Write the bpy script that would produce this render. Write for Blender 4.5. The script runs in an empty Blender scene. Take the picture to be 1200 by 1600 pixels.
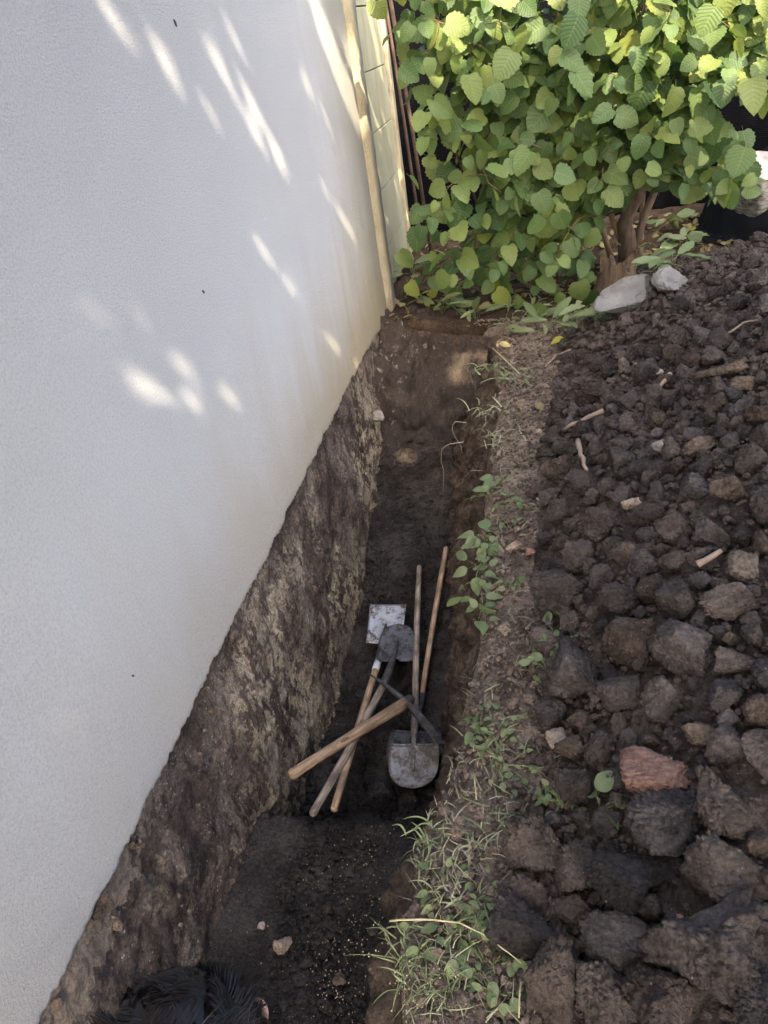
import bpy, bmesh, math, random
import numpy as np
from mathutils import Vector, Matrix, Quaternion

random.seed(11)
rng = np.random.default_rng(11)
SC = bpy.context.scene
COL = SC.collection
R_ = math.radians

# ------------------------------------------------------------------ camera
CAM_H = 1.65
F_PX = 1150.0


def unit(v):
    v = np.asarray(v, float)
    return v / np.linalg.norm(v)


_Y = np.array([240.0, 820.0, F_PX])
_D = np.array([300.0, -1735.0, F_PX])
_Z = -unit(_D)
_Y = unit(_Y - _Z * np.dot(_Y, _Z))
_X = -np.cross(_Y, _Z)
CR = np.stack([_X, _Y, _Z])            # world = CR @ (right, up, forward)
CC = np.array([0.0, 0.0, CAM_H])

cam = bpy.data.cameras.new("camera")
cam.sensor_fit = 'VERTICAL'
cam.sensor_height = 24.0
cam.lens = 24.0 * F_PX / 1600.0
cam.clip_start = 0.02
cam.clip_end = 500
camo = bpy.data.objects.new("camera", cam)
COL.objects.link(camo)
camo.matrix_world = Matrix((
    (CR[0, 0], CR[0, 1], -CR[0, 2], CC[0]),
    (CR[1, 0], CR[1, 1], -CR[1, 2], CC[1]),
    (CR[2, 0], CR[2, 1], -CR[2, 2], CC[2]),
    (0, 0, 0, 1)))
SC.camera = camo

# ------------------------------------------------------------------ light
SUN = unit([0.36, -0.646, 0.678])       # towards the sun: behind the photographer, over the right shoulder
SUN_EL = math.asin(SUN[2])
SUN_AZ = math.atan2(SUN[0], SUN[1])
world = bpy.data.worlds.new("World")
SC.world = world
world.use_nodes = True
wn = world.node_tree
wn.nodes.clear()
sky = wn.nodes.new('ShaderNodeTexSky')
sky.sky_type = 'NISHITA'
sky.sun_disc = False
sky.sun_elevation = SUN_EL
sky.sun_rotation = SUN_AZ
sky.air_density = 0.62
sky.dust_density = 4.5
sky.ozone_density = 1.0
bg = wn.nodes.new('ShaderNodeBackground')
bg.inputs['Strength'].default_value = 0.15
wo = wn.nodes.new('ShaderNodeOutputWorld')
wn.links.new(sky.outputs[0], bg.inputs[0])
wn.links.new(bg.outputs[0], wo.inputs[0])

sl = bpy.data.lights.new("sun", 'SUN')
sl.energy = 2.1
sl.angle = R_(0.45)
sl.color = (1.0, 0.86, 0.66)
slo = bpy.data.objects.new("sun", sl)
COL.objects.link(slo)
slo.location = (3, -6, 8)
slo.rotation_mode = 'QUATERNION'
slo.rotation_quaternion = Vector(SUN).to_track_quat('Z', 'Y')

SC.view_settings.view_transform = 'Standard'
SC.view_settings.look = 'None'
SC.view_settings.gamma = 1.0
SC.view_settings.use_curve_mapping = False
SC.view_settings.exposure = 3.0
SC.render.engine = 'CYCLES'
SC.cycles.max_bounces = 7
SC.cycles.diffuse_bounces = 4
SC.cycles.glossy_bounces = 2
SC.cycles.transmission_bounces = 4
SC.cycles.transparent_max_bounces = 8
SC.cycles.sample_clamp_indirect = 6.0
SC.cycles.use_denoising = True


# ------------------------------------------------------------------ pixel helpers (photo pixels, 1200 x 1600)
def ray(px, py):
    return unit(CR @ np.array([px - 600.0, 800.0 - py, F_PX]))


def onz(px, py, z):
    r = ray(px, py)
    return CC + r * ((z - CC[2]) / r[2])


def onx(px, py, x):
    r = ray(px, py)
    return CC + r * ((x - CC[0]) / r[0])


def ony(px, py, y):
    r = ray(px, py)
    return CC + r * ((y - CC[1]) / r[1])


def proj(P):
    v = (np.asarray(P, float) - CC) @ CR
    d = np.maximum(v[..., 2], 1e-6)
    return 600 + F_PX * v[..., 0] / d, 800 - F_PX * v[..., 1] / d, v[..., 2]


# ------------------------------------------------------------------ noise
np.seterr(over='ignore')


def _hash(ix, iy, iz, s):
    if True:
        n = (ix.astype(np.uint32) * np.uint32(374761393) + iy.astype(np.uint32) * np.uint32(668265263)
             + iz.astype(np.uint32) * np.uint32(2246822519) + np.uint32((s * 3266489917) & 0xffffffff))
        n = (n ^ (n >> np.uint32(13))) * np.uint32(1274126177)
        n = (n ^ (n >> np.uint32(16))) * np.uint32(2654435769)
        n = n ^ (n >> np.uint32(15))
    return n.astype(np.float64) / 4294967295.0


def vnoise(P, s=0):
    P = np.asarray(P, float)
    I = np.floor(P).astype(np.int64)
    f = P - I
    f = f * f * f * (f * (f * 6 - 15) + 10)
    out = 0
    for dx in (0, 1):
        wx = f[..., 0] if dx else 1 - f[..., 0]
        for dy in (0, 1):
            wy = f[..., 1] if dy else 1 - f[..., 1]
            for dz in (0, 1):
                wz = f[..., 2] if dz else 1 - f[..., 2]
                out = out + wx * wy * wz * _hash(I[..., 0] + dx, I[..., 1] + dy, I[..., 2] + dz, s)
    return out * 2 - 1


def fbm(P, octv=4, s=0, gain=0.5):
    a, t, n = 1.0, 0.0, 0.0
    P = np.asarray(P, float)
    for o in range(octv):
        t = t + a * vnoise(P, s + o * 17)
        n += a
        a *= gain
        P = P * 2.03 + 11.7
    return t / n


def worley2(x, y, s=0):
    """distance to the nearest feature point of a jittered unit grid (2-D) and that cell's random value"""
    ix, iy = np.floor(x).astype(np.int64), np.floor(y).astype(np.int64)
    best = np.full(x.shape, 9.0)
    bid = np.zeros(x.shape)
    z = np.zeros_like(ix)
    for dx in (-1, 0, 1):
        for dy in (-1, 0, 1):
            cx, cy = ix + dx, iy + dy
            d = np.hypot(cx + _hash(cx, cy, z, s) - x, cy + _hash(cx, cy, z, s + 5) - y)
            m = d < best
            best = np.where(m, d, best)
            bid = np.where(m, _hash(cx, cy, z, s + 9), bid)
    return best, bid


def lumps(x, y, size, s=0):
    d, r = worley2(x / size, y / size, s)
    return np.sqrt(np.clip(1 - d * d * 1.4, 0, 1)) * (0.35 + 0.65 * r) * size


def sstep(a, b, x):
    t = np.clip((x - a) / (b - a), 0, 1)
    return t * t * (3 - 2 * t)


# ------------------------------------------------------------------ mesh helpers
def mesh_np(name, V, F, smooth=True):
    """V (n,3); F (m,k) all of one face size"""
    V = np.ascontiguousarray(V, dtype=np.float32)
    F = np.ascontiguousarray(F, dtype=np.int32)
    me = bpy.data.meshes.new(name)
    me.vertices.add(len(V))
    me.vertices.foreach_set('co', V.ravel())
    k = F.shape[1]
    me.loops.add(F.size)
    me.loops.foreach_set('vertex_index', F.ravel())
    me.polygons.add(len(F))
    me.polygons.foreach_set('loop_start', np.arange(0, F.size, k, dtype=np.int32))
    me.polygons.foreach_set('loop_total', np.full(len(F), k, dtype=np.int32))
    me.polygons.foreach_set('use_smooth', np.full(len(F), smooth, dtype=bool))
    me.update(calc_edges=True)
    return me


def grid_faces(m, n, flip=False):
    i = np.arange(m * n).reshape(m, n)
    a, b, c, d = i[:-1, :-1].ravel(), i[1:, :-1].ravel(), i[1:, 1:].ravel(), i[:-1, 1:].ravel()
    return np.stack([a, d, c, b] if flip else [a, b, c, d], axis=1)


def grid_obj(name, P, mat, parent=None, flip=False):
    m, n = P.shape[:2]
    me = mesh_np(name, P.reshape(-1, 3), grid_faces(m, n, flip))
    return link(name, me, mat, parent)


def link(name, me, mat, parent=None):
    o = bpy.data.objects.new(name, me)
    if mat is not None and me is not None and not me.materials:
        me.materials.append(mat)
    COL.objects.link(o)
    if parent is not None:
        o.parent = parent
    return o


def tag(o, label=None, cat=None, group=None, kind=None):
    if label:
        o['label'] = label
    if cat:
        o['category'] = cat
    if group:
        o['group'] = group
    if kind:
        o['kind'] = kind
    return o


def empty(name, loc, label=None, cat=None, group=None):
    o = bpy.data.objects.new(name, None)
    o.empty_display_size = 0.1
    o.location = [float(a) for a in loc]
    COL.objects.link(o)
    return tag(o, label, cat, group)


class MB:
    """collects polygons for one mesh"""

    def __init__(self):
        self.v, self.f = [], []

    def add(self, V, F):
        b = len(self.v)
        self.v += [tuple(map(float, p)) for p in V]
        self.f += [tuple(int(i) + b for i in q) for q in F]

    def tube(self, pts, rad, n=8, caps=True):
        pts = [Vector(p) for p in pts]
        if not hasattr(rad, '__len__'):
            rad = [rad] * len(pts)
        V, F = [], []
        t0 = (pts[1] - pts[0]).normalized()
        up = Vector((0, 0, 1)) if abs(t0.z) < 0.9 else Vector((1, 0, 0))
        u = t0.cross(up).normalized()
        for i, p in enumerate(pts):
            a = pts[max(i - 1, 0)]
            b = pts[min(i + 1, len(pts) - 1)]
            t = (b - a).normalized()
            u = (u - t * u.dot(t)).normalized()
            w = t.cross(u)
            for k in range(n):
                th = 2 * math.pi * k / n
                V.append(p + (u * math.cos(th) + w * math.sin(th)) * rad[i])
        for i in range(len(pts) - 1):
            for k in range(n):
                F.append((i * n + k, i * n + (k + 1) % n, (i + 1) * n + (k + 1) % n, (i + 1) * n + k))
        if caps:
            F.append(tuple(reversed(range(n))))
            F.append(tuple((len(pts) - 1) * n + k for k in range(n)))
        self.add(V, F)

    def box(self, c, s, rot=None):
        V = []
        for x in (-1, 1):
            for y in (-1, 1):
                for z in (-1, 1):
                    p = Vector((x * s[0] / 2, y * s[1] / 2, z * s[2] / 2))
                    if rot is not None:
                        p = rot @ p
                    V.append(p + Vector(c))
        self.add(V, [(0, 1, 3, 2), (4, 6, 7, 5), (0, 4, 5, 1), (2, 3, 7, 6), (0, 2, 6, 4), (1, 5, 7, 3)])

    def mesh(self, name, smooth=True):
        me = bpy.data.meshes.new(name)
        me.from_pydata(self.v, [], self.f)
        me.polygons.foreach_set('use_smooth', [smooth] * len(me.polygons))
        me.update()
        return me

    def obj(self, name, mat, parent=None, smooth=True, bevel=0):
        o = link(name, self.mesh(name, smooth), mat, parent)
        if bevel:
            b = o.modifiers.new('bevel', 'BEVEL')
            b.width = bevel
            b.segments = 2
            b.limit_method = 'ANGLE'
        return o


# ------------------------------------------------------------------ material helpers
class NT:
    def __init__(self, name):
        self.m = bpy.data.materials.new(name)
        self.m.use_nodes = True
        self.t = self.m.node_tree
        self.t.nodes.clear()
        self.out = self.t.nodes.new('ShaderNodeOutputMaterial')

    def n(self, typ, **kw):
        nd = self.t.nodes.new(typ)
        for k, v in kw.items():
            setattr(nd, k, v)
        return nd

    def l(self, a, b):
        self.t.links.new(a, b)

    def setin(self, sock, v):
        if isinstance(v, bpy.types.NodeSocket):
            self.l(v, sock)
        else:
            sock.default_value = v

    def math(self, op, a, b=0.0, c=None, clamp=False):
        nd = self.n('ShaderNodeMath', operation=op, use_clamp=clamp)
        self.setin(nd.inputs[0], a)
        self.setin(nd.inputs[1], b)
        if c is not None:
            self.setin(nd.inputs[2], c)
        return nd.outputs[0]

    def coords(self, kind='Object', rnd=False):
        if kind == 'Position':
            v = self.n('ShaderNodeNewGeometry').outputs['Position']
        else:
            v = self.n('ShaderNodeTexCoord').outputs[kind]
        if rnd:
            oi = self.n('ShaderNodeObjectInfo').outputs['Random']
            k = self.math('MULTIPLY', oi, 57.0)
            ad = self.n('ShaderNodeVectorMath', operation='ADD')
            self.l(v, ad.inputs[0])
            cx = self.n('ShaderNodeCombineXYZ')
            for i in range(3):
                self.l(k, cx.inputs[i])
            self.l(cx.outputs[0], ad.inputs[1])
            v = ad.outputs[0]
        return v

    def scaled(self, v, s):
        nd = self.n('ShaderNodeVectorMath', operation='MULTIPLY')
        self.l(v, nd.inputs[0])
        nd.inputs[1].default_value = s
        return nd.outputs[0]

    def noise(self, v, scale, detail=4, rough=0.55, dist=0.0):
        nd = self.n('ShaderNodeTexNoise')
        self.l(v, nd.inputs['Vector'])
        nd.inputs['Scale'].default_value = scale
        nd.inputs['Detail'].default_value = detail
        nd.inputs['Roughness'].default_value = rough
        nd.inputs['Distortion'].default_value = dist
        return nd.outputs['Fac']

    def voro(self, v, scale, feature='F1', out='Distance', rnd=1.0):
        nd = self.n('ShaderNodeTexVoronoi', feature=feature)
        self.l(v, nd.inputs['Vector'])
        nd.inputs['Scale'].default_value = scale
        nd.inputs['Randomness'].default_value = rnd
        return nd.outputs[out]

    def ramp(self, fac, stops):
        nd = self.n('ShaderNodeValToRGB')
        self.l(fac, nd.inputs[0])
        el = nd.color_ramp.elements
        el[0].position = stops[0][0]
        el[-1].position = stops[-1][0]
        for p, c in stops[1:-1]:
            el.new(p)
        for e, (p, c) in zip(el, stops):
            e.position = p
            e.color = c if len(c) == 4 else (*c, 1)
        return nd.outputs[0]

    def mix(self, fac, a, b, mode='MIX'):
        nd = self.n('ShaderNodeMix', data_type='RGBA', blend_type=mode)
        self.setin(nd.inputs['Factor'], fac)
        for s, v in ((nd.inputs[6], a), (nd.inputs[7], b)):
            if isinstance(v, bpy.types.NodeSocket):
                self.l(v, s)
            else:
                s.default_value = v if len(v) == 4 else (*v, 1)
        return nd.outputs[2]

    def bump(self, h, strength=0.5, dist=0.01, normal=None):
        nd = self.n('ShaderNodeBump')
        self.l(h, nd.inputs['Height'])
        nd.inputs['Strength'].default_value = strength
        nd.inputs['Distance'].default_value = dist
        if normal is not None:
            self.l(normal, nd.inputs['Normal'])
        return nd.outputs[0]

    def principled(self, col, rough=0.9, normal=None, spec=0.25, metal=0.0):
        nd = self.n('ShaderNodeBsdfPrincipled')
        self.setin(nd.inputs['Base Color'], col if isinstance(col, bpy.types.NodeSocket) else (*col, 1))
        self.setin(nd.inputs['Roughness'], rough)
        self.setin(nd.inputs['Metallic'], metal)
        nd.inputs['Specular IOR Level'].default_value = spec
        if normal is not None:
            self.l(normal, nd.inputs['Normal'])
        return nd

    def done(self, sh):
        self.l(sh.outputs[0], self.out.inputs['Surface'])
        return self.m


SOIL_K = 1.62


def soil(name, c0, c1, c2, speck=(0.22, 0.19, 0.155), speck_amt=0.25, scale=7.0, bump=0.9, per_obj=True, kind='Position', grain=260.0, tint=0.17, k=None):
    t = NT(name)
    k = SOIL_K if k is None else k
    c0, c1, c2 = (tuple(a * k * w for a, w in zip(c, (1.06, 0.99, 0.91))) for c in (c0, c1, c2))
    c0 = tuple(a * 0.62 for a in c0)
    c2 = tuple(a * 1.15 for a in c2)
    v = t.coords(kind)
    n1 = t.noise(v, scale, 9, 0.62)
    n2 = t.noise(v, scale * 12, 5, 0.6)
    n3 = t.noise(v, 95, 5, 0.7)
    f = t.math('ADD', t.math('MULTIPLY', n1, 0.5), t.math('ADD', t.math('MULTIPLY', n2, 0.3), t.math('MULTIPLY', n3, 0.2)))
    col = t.ramp(f, [(0.38, c0), (0.5, c1), (0.63, c2)])
    if per_obj:
        oi = t.n('ShaderNodeObjectInfo').outputs['Random']
        g = t.math('ADD', t.math('MULTIPLY', oi, tint * 2), 1 - tint)
        hb = t.n('ShaderNodeHueSaturation')
        t.l(col, hb.inputs['Color'])
        t.l(g, hb.inputs['Value'])
        t.l(t.math('ADD', t.math('MULTIPLY', t.math('FRACT', t.math('MULTIPLY', oi, 7.31)), 0.35), 0.72), hb.inputs['Saturation'])
        col = hb.outputs[0]
    vc = t.n('ShaderNodeTexVoronoi')
    t.l(v, vc.inputs['Vector'])
    vc.inputs['Scale'].default_value = grain * 0.45
    sp = t.math('LESS_THAN', vc.outputs['Distance'], 0.24)
    sep = t.n('ShaderNodeSeparateColor')
    t.l(vc.outputs['Color'], sep.inputs[0])
    pat = t.math('MULTIPLY', t.math('SUBTRACT', t.noise(v, 3.3, 3), 0.40), 2.6, clamp=True)
    gate = t.math('MULTIPLY', sp, t.math('LESS_THAN', sep.outputs[0], t.math('MULTIPLY', pat, speck_amt * 0.45)))
    col = t.mix(gate, col, speck)
    h = t.math('ADD', t.math('MULTIPLY', t.noise(v, grain * 0.28, 6, 0.7), 1.0),
               t.math('MULTIPLY', t.voro(v, grain * 0.5), -0.35))
    h = t.math('ADD', h, t.math('MULTIPLY', n3, 1.4))
    return t.done(t.principled(col, 0.95, t.bump(h, bump, 0.015), 0.10))


M = {}
M['clod_dark'] = soil('dark_clod_soil', (0.025, 0.021, 0.0185), (0.046, 0.039, 0.034), (0.080, 0.068, 0.060), speck_amt=0.10)
M['clod_brown'] = soil('brown_clod_soil', (0.030, 0.024, 0.0195), (0.054, 0.043, 0.035), (0.092, 0.074, 0.060), speck_amt=0.35)
M['clod_tan'] = soil('tan_clod_soil', (0.048, 0.036, 0.026), (0.088, 0.068, 0.050), (0.145, 0.116, 0.086), speck_amt=0.3)
M['clod_black'] = soil('black_clod_soil', (0.015, 0.0132, 0.0126), (0.029, 0.026, 0.025), (0.052, 0.047, 0.044), speck_amt=0.08)
M['red_stone'] = soil('red_stone', (0.10, 0.062, 0.050), (0.16, 0.10, 0.080), (0.235, 0.165, 0.135), speck_amt=0.1, bump=0.5, tint=0.1, k=1.0)
M['grey_stone'] = soil('grey_stone', (0.13, 0.12, 0.11), (0.22, 0.205, 0.185), (0.36, 0.34, 0.31), speck_amt=0.1, bump=0.5, tint=0.15, k=1.0)
M['pale_stone'] = soil('pale_stone', (0.20, 0.15, 0.11), (0.34, 0.26, 0.195), (0.48, 0.40, 0.32), speck_amt=0.1, bump=0.5, tint=0.15, k=1.0)
M['orange_stone'] = soil('orange_brick', (0.28, 0.11, 0.05), (0.40, 0.17, 0.08), (0.50, 0.26, 0.14), speck_amt=0.1, bump=0.5, tint=0.1, k=1.0)
M['heap'] = soil('heap_soil', (0.030, 0.025, 0.021), (0.056, 0.046, 0.039), (0.095, 0.079, 0.067), speck_amt=0.25, per_obj=False, scale=4)
M['crumb'] = soil('crumb_soil', (0.032, 0.026, 0.022), (0.060, 0.049, 0.042), (0.105, 0.087, 0.073), speck_amt=0.2, per_obj=False, scale=11)
M['ledge'] = soil('ledge_soil', (0.060, 0.048, 0.040), (0.115, 0.094, 0.077), (0.195, 0.164, 0.137), speck=(0.36, 0.31, 0.25), speck_amt=1.1, per_obj=False, scale=5, grain=170)
M['ledge_crumb'] = soil('ledge_crumb_soil', (0.06, 0.046, 0.037), (0.115, 0.09, 0.072), (0.20, 0.165, 0.135), speck_amt=0.8, per_obj=False, scale=14)
M['humus'] = soil('humus_soil', (0.018, 0.013, 0.009), (0.036, 0.026, 0.018), (0.066, 0.048, 0.034), speck_amt=0.4, per_obj=False, scale=6)
M['foundation_bits'] = soil('mortar_bits', (0.07, 0.053, 0.040), (0.16, 0.125, 0.095), (0.30, 0.245, 0.19), speck_amt=0.1, per_obj=False, scale=9, k=1.0)
M['pit'] = soil('pit_soil', (0.012, 0.0105, 0.010), (0.021, 0.018, 0.0168), (0.034, 0.029, 0.026), speck=(0.25, 0.21, 0.16), speck_amt=0.35, per_obj=False, scale=5, grain=150)


def bank_mat():
    t = NT('bank_soil')
    v = t.coords('Position')
    st = t.scaled(v, (5, 5, 4.0))
    n1 = t.noise(st, 1.6, 8, 0.68, 0.2)
    n2 = t.noise(v, 55, 6, 0.65)
    f = t.math('ADD', t.math('MULTIPLY', n1, 0.65), t.math('MULTIPLY', n2, 0.35))
    col = t.ramp(f, [(0.38, (0.050, 0.034, 0.024)), (0.5, (0.125, 0.088, 0.062)), (0.62, (0.225, 0.165, 0.118))])
    sp = t.voro(v, 85)
    ns = t.noise(v, 6, 3)
    gate = t.math('MULTIPLY', t.math('LESS_THAN', sp, 0.2), t.math('GREATER_THAN', ns, 0.58))
    col = t.mix(gate, col, (0.25, 0.19, 0.13))
    h = t.math('ADD', n2, t.math('MULTIPLY', t.noise(v, 160, 5, 0.7), 0.5))
    return t.done(t.principled(col, 0.95, t.bump(h, 1.0, 0.03), 0.12))


M['bank'] = bank_mat()


def floor_mat():
    t = NT('trench_floor_soil')
    v = t.coords('Position')
    sx = t.n('ShaderNodeSeparateXYZ')
    t.l(v, sx.inputs[0])
    n1 = t.noise(v, 5, 7, 0.62)
    n3 = t.noise(v, 95, 5, 0.7)
    f = t.math('ADD', t.math('MULTIPLY', n1, 0.55), t.math('MULTIPLY', n3, 0.45))
    dark = t.ramp(f, [(0.40, (0.017, 0.0145, 0.013)), (0.5, (0.045, 0.0385, 0.034)), (0.61, (0.085, 0.074, 0.065))])
    brown = t.ramp(f, [(0.38, (0.055, 0.040, 0.030)), (0.5, (0.066, 0.050, 0.039)), (0.63, (0.125, 0.099, 0.078))])
    far = t.math('MULTIPLY', t.math('SUBTRACT', t.math('ADD', sx.outputs[1], t.math('MULTIPLY', n1, 1.2)), 4.10), 1.5, clamp=True)
    col = t.mix(far, dark, brown)
    lime = t.math('MULTIPLY', t.ramp(t.noise(v, 16, 7, 0.7, 0.5), [(0.58, (0, 0, 0)), (0.66, (1, 1, 1))]),
                  t.math('MULTIPLY', t.math('SUBTRACT', t.math('SUBTRACT', sx.outputs[1], 3.95), t.math('MULTIPLY', t.math('ADD', sx.outputs[0], 0.9), 1.2)), 2.0, clamp=True))
    col = t.mix(t.math('MULTIPLY', lime, 0.75), col, (0.38, 0.33, 0.27))
    vc = t.n('ShaderNodeTexVoronoi')
    t.l(v, vc.inputs['Vector'])
    vc.inputs['Scale'].default_value = 85
    sep = t.n('ShaderNodeSeparateColor')
    t.l(vc.outputs['Color'], sep.inputs[0])
    pat = t.math('MULTIPLY', t.math('SUBTRACT', t.noise(v, 4.0, 3), 0.50), 2.0, clamp=True)
    gate = t.math('MULTIPLY', t.math('LESS_THAN', vc.outputs['Distance'], 0.22), t.math('LESS_THAN', sep.outputs[0], t.math('MULTIPLY', pat, 0.5)))
    col = t.mix(gate, col, (0.24, 0.20, 0.15))
    h = t.math('ADD', n3, t.math('MULTIPLY', t.noise(v, 38, 6, 0.7), 1.0))
    return t.done(t.principled(col, 0.95, t.bump(h, 1.0, 0.02), 0.12))


M['floor'] = floor_mat()


def foundation_mat():
    t = NT('foundation_earth')
    v = t.coords('Position')
    st = t.scaled(v, (10, 11, 8.5))
    big = t.noise(v, 1.7, 4, 0.55)
    mid = t.noise(v, 4.2, 5, 0.6)
    s1 = t.noise(st, 1.5, 9, 0.68, 0.15)
    s2 = t.noise(t.scaled(v, (26, 30, 22)), 1.6, 8, 0.72, 0.1)
    fine = t.noise(v, 75, 6, 0.7)
    base = t.ramp(t.math('ADD', t.math('MULTIPLY', fine, 0.5), t.math('MULTIPLY', mid, 0.5)),
                  [(0.38, (0.052, 0.038, 0.030)), (0.5, (0.135, 0.101, 0.081)), (0.62, (0.25, 0.197, 0.162))])
    # pale lime streaks, more of them low down and in the middle
    lim = t.math('ADD', t.math('MULTIPLY', s1, 0.62), t.math('ADD', t.math('MULTIPLY', s2, 0.38), t.math('MULTIPLY', mid, 0.26)))
    m1 = t.ramp(lim, [(0.61, (0, 0, 0)), (0.65, (1, 1, 1))])
    pal = t.ramp(fine, [(0.38, (0.32, 0.245, 0.15)), (0.5, (0.52, 0.425, 0.29)), (0.62, (0.66, 0.58, 0.46))])
    sx = t.n('ShaderNodeSeparateXYZ')
    t.l(v, sx.inputs[0])
    low = t.math('ADD', t.math('MULTIPLY', sx.outputs[2], -2.2), 0.12, clamp=True)
    col = t.mix(t.math('MULTIPLY', m1, t.math('MULTIPLY', t.math('ADD', t.math('MULTIPLY', low, 0.72), 0.30), t.math('MULTIPLY', t.math('SUBTRACT', big, 0.40), 6.0, clamp=True))), base, pal)
    dk = t.ramp(t.math('ADD', t.math('MULTIPLY', big, 0.5), t.math('MULTIPLY', s1, 0.5)), [(0.385, (1, 1, 1)), (0.44, (0, 0, 0))])
    col = t.mix(t.math('MULTIPLY', dk, 0.75), col, (0.034, 0.030, 0.027))
    # small white bits of mortar
    vv = t.voro(v, 60)
    gate = t.math('MULTIPLY', t.math('LESS_THAN', vv, 0.19), t.math('GREATER_THAN', mid, 0.52))
    col = t.mix(gate, col, (0.42, 0.37, 0.30))
    # exposed tan footing coat under the plaster at the near end
    near = t.math('MULTIPLY', t.math('LESS_THAN', t.math('ADD', sx.outputs[1], t.math('MULTIPLY', mid, 0.8)), 1.30),
                  t.math('GREATER_THAN', t.math('ADD', sx.outputs[2], t.math('MULTIPLY', s1, 0.22)), -0.035))
    col = t.mix(t.math('MULTIPLY', near, 0.85), col, t.ramp(fine, [(0.38, (0.24, 0.18, 0.13)), (0.62, (0.42, 0.34, 0.26))]))
    h = t.math('ADD', t.math('MULTIPLY', s2, 1.4), t.math('ADD', t.math('MULTIPLY', fine, 1.1), t.math('MULTIPLY', t.noise(v, 220, 4, 0.7), 0.3)))
    return t.done(t.principled(col, 0.95, t.bump(h, 1.0, 0.028), 0.12))


M['foundation'] = foundation_mat()


def plaster_mat():
    t = NT('white_stucco')
    v = t.coords('Position')
    sx = t.n('ShaderNodeSeparateXYZ')
    t.l(v, sx.inputs[0])
    big = t.noise(v, 0.9, 4, 0.5)
    col = t.ramp(big, [(0.3, (0.57, 0.57, 0.555)), (0.7, (0.63, 0.63, 0.612))])
    # splash dirt along the foot of the wall and along the far corner
    drip = t.noise(t.scaled(v, (1, 4.5, 1.1)), 1.4, 6, 0.55, 0.3)
    wob = t.math('MULTIPLY', drip, 0.75)
    foot = t.math('SUBTRACT', 1.0, t.math('MULTIPLY', t.math('SUBTRACT', sx.outputs[2], t.math('SUBTRACT', wob, 0.25)), 1.35), clamp=True)
    foot = t.math('POWER', foot, 1.4)
    yy = t.math('MULTIPLY', t.math('SUBTRACT', sx.outputs[1], 1.2), 0.28, clamp=True)
    foot = t.math('MULTIPLY', foot, t.math('ADD', t.math('MULTIPLY', yy, 0.80), 0.26), clamp=True)
    col = t.mix(foot, col, (0.47, 0.375, 0.22))
    edge = t.math('MULTIPLY', t.math('SUBTRACT', t.math('ADD', sx.outputs[1], t.math('MULTIPLY', drip, 0.9)), 4.35), 0.75, clamp=True)
    col = t.mix(t.math('MULTIPLY', edge, 0.8), col, (0.41, 0.375, 0.28))
    rst = t.math('MULTIPLY', t.ramp(t.noise(t.scaled(v, (1, 6, 1.6)), 2.0, 6, 0.65), [(0.62, (0, 0, 0)), (0.78, (1, 1, 1))]),
                 t.math('MULTIPLY', t.math('SUBTRACT', 0.42, sx.outputs[2]), 1.6, clamp=True))
    col = t.mix(t.math('MULTIPLY', rst, t.math('MULTIPLY', yy, 0.8)), col, (0.36, 0.22, 0.12))
    spl = t.math('MULTIPLY', t.math('GREATER_THAN', t.noise(v, 48, 4, 0.6), 0.70), t.math('MULTIPLY', t.math('SUBTRACT', 0.55, sx.outputs[2]), 1.3, clamp=True))
    col = t.mix(t.math('MULTIPLY', spl, 0.55), col, (0.20, 0.15, 0.10))
    # pitted grain of the rough coat
    g1 = t.noise(v, 150, 6, 0.72, 0.0)
    g2 = t.noise(v, 230, 3, 0.5)
    pit = t.ramp(g1, [(0.38, (0.6, 0.6, 0.6)), (0.56, (1, 1, 1))])
    col = t.mix(0.42, col, pit, 'MULTIPLY')
    h = t.math('ADD', g1, t.math('MULTIPLY', g2, 0.35))
    return t.done(t.principled(col, 0.9, t.bump(h, 1.0, 0.016), 0.15))


M['plaster'] = plaster_mat()


def concrete_mat(name, c0, c1, stain, bump=0.5, sc=4.0):
    t = NT(name)
    v = t.coords('Position')
    n = t.noise(v, sc, 8, 0.65)
    col = t.ramp(n, [(0.35, c0), (0.65, c1)])
    s = t.ramp(t.noise(t.scaled(v, (3, 5, 1)), 1.6, 7, 0.65), [(0.5, (0, 0, 0)), (0.72, (1, 1, 1))])
    col = t.mix(t.math('MULTIPLY', s, 0.7), col, stain)
    p = t.voro(v, 55)
    col = t.mix(t.math('MULTIPLY', t.math('LESS_THAN', p, 0.13), 0.5), col, (0.12, 0.10, 0.08))
    f = t.noise(v, 90, 6, 0.65)
    return t.done(t.principled(col, 0.9, t.bump(f, bump, 0.008), 0.2))


M['post'] = concrete_mat('stained_post', (0.33, 0.28, 0.18), (0.46, 0.40, 0.275), (0.26, 0.175, 0.085), 0.9)
M['panel'] = concrete_mat('yellowish_panel', (0.30, 0.285, 0.175), (0.38, 0.365, 0.24), (0.23, 0.175, 0.09), 0.5, 1.6)
M['block'] = concrete_mat('broken_concrete', (0.14, 0.13, 0.112), (0.245, 0.23, 0.205), (0.26, 0.22, 0.17), 0.9, 9)
M['joint'] = NT('dark_joint').done(NT('x').principled((0.1, 0.1, 0.1))) if False else None


def simple(name, col, rough=0.6, spec=0.3, metal=0.0, nscale=40, var=0.25, bump=0.2, per_obj=False, stretch=None):
    t = NT(name)
    v = t.coords('Object', rnd=per_obj)
    if stretch:
        v = t.scaled(v, stretch)
    n = t.noise(v, nscale, 6, 0.6)
    lo = tuple(c * (1 - var) for c in col)
    hi = tuple(min(1, c * (1 + var)) for c in col)
    c = t.ramp(n, [(0.3, lo), (0.7, hi)])
    return t.done(t.principled(c, rough, t.bump(n, bump, 0.004), spec, metal))


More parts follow.
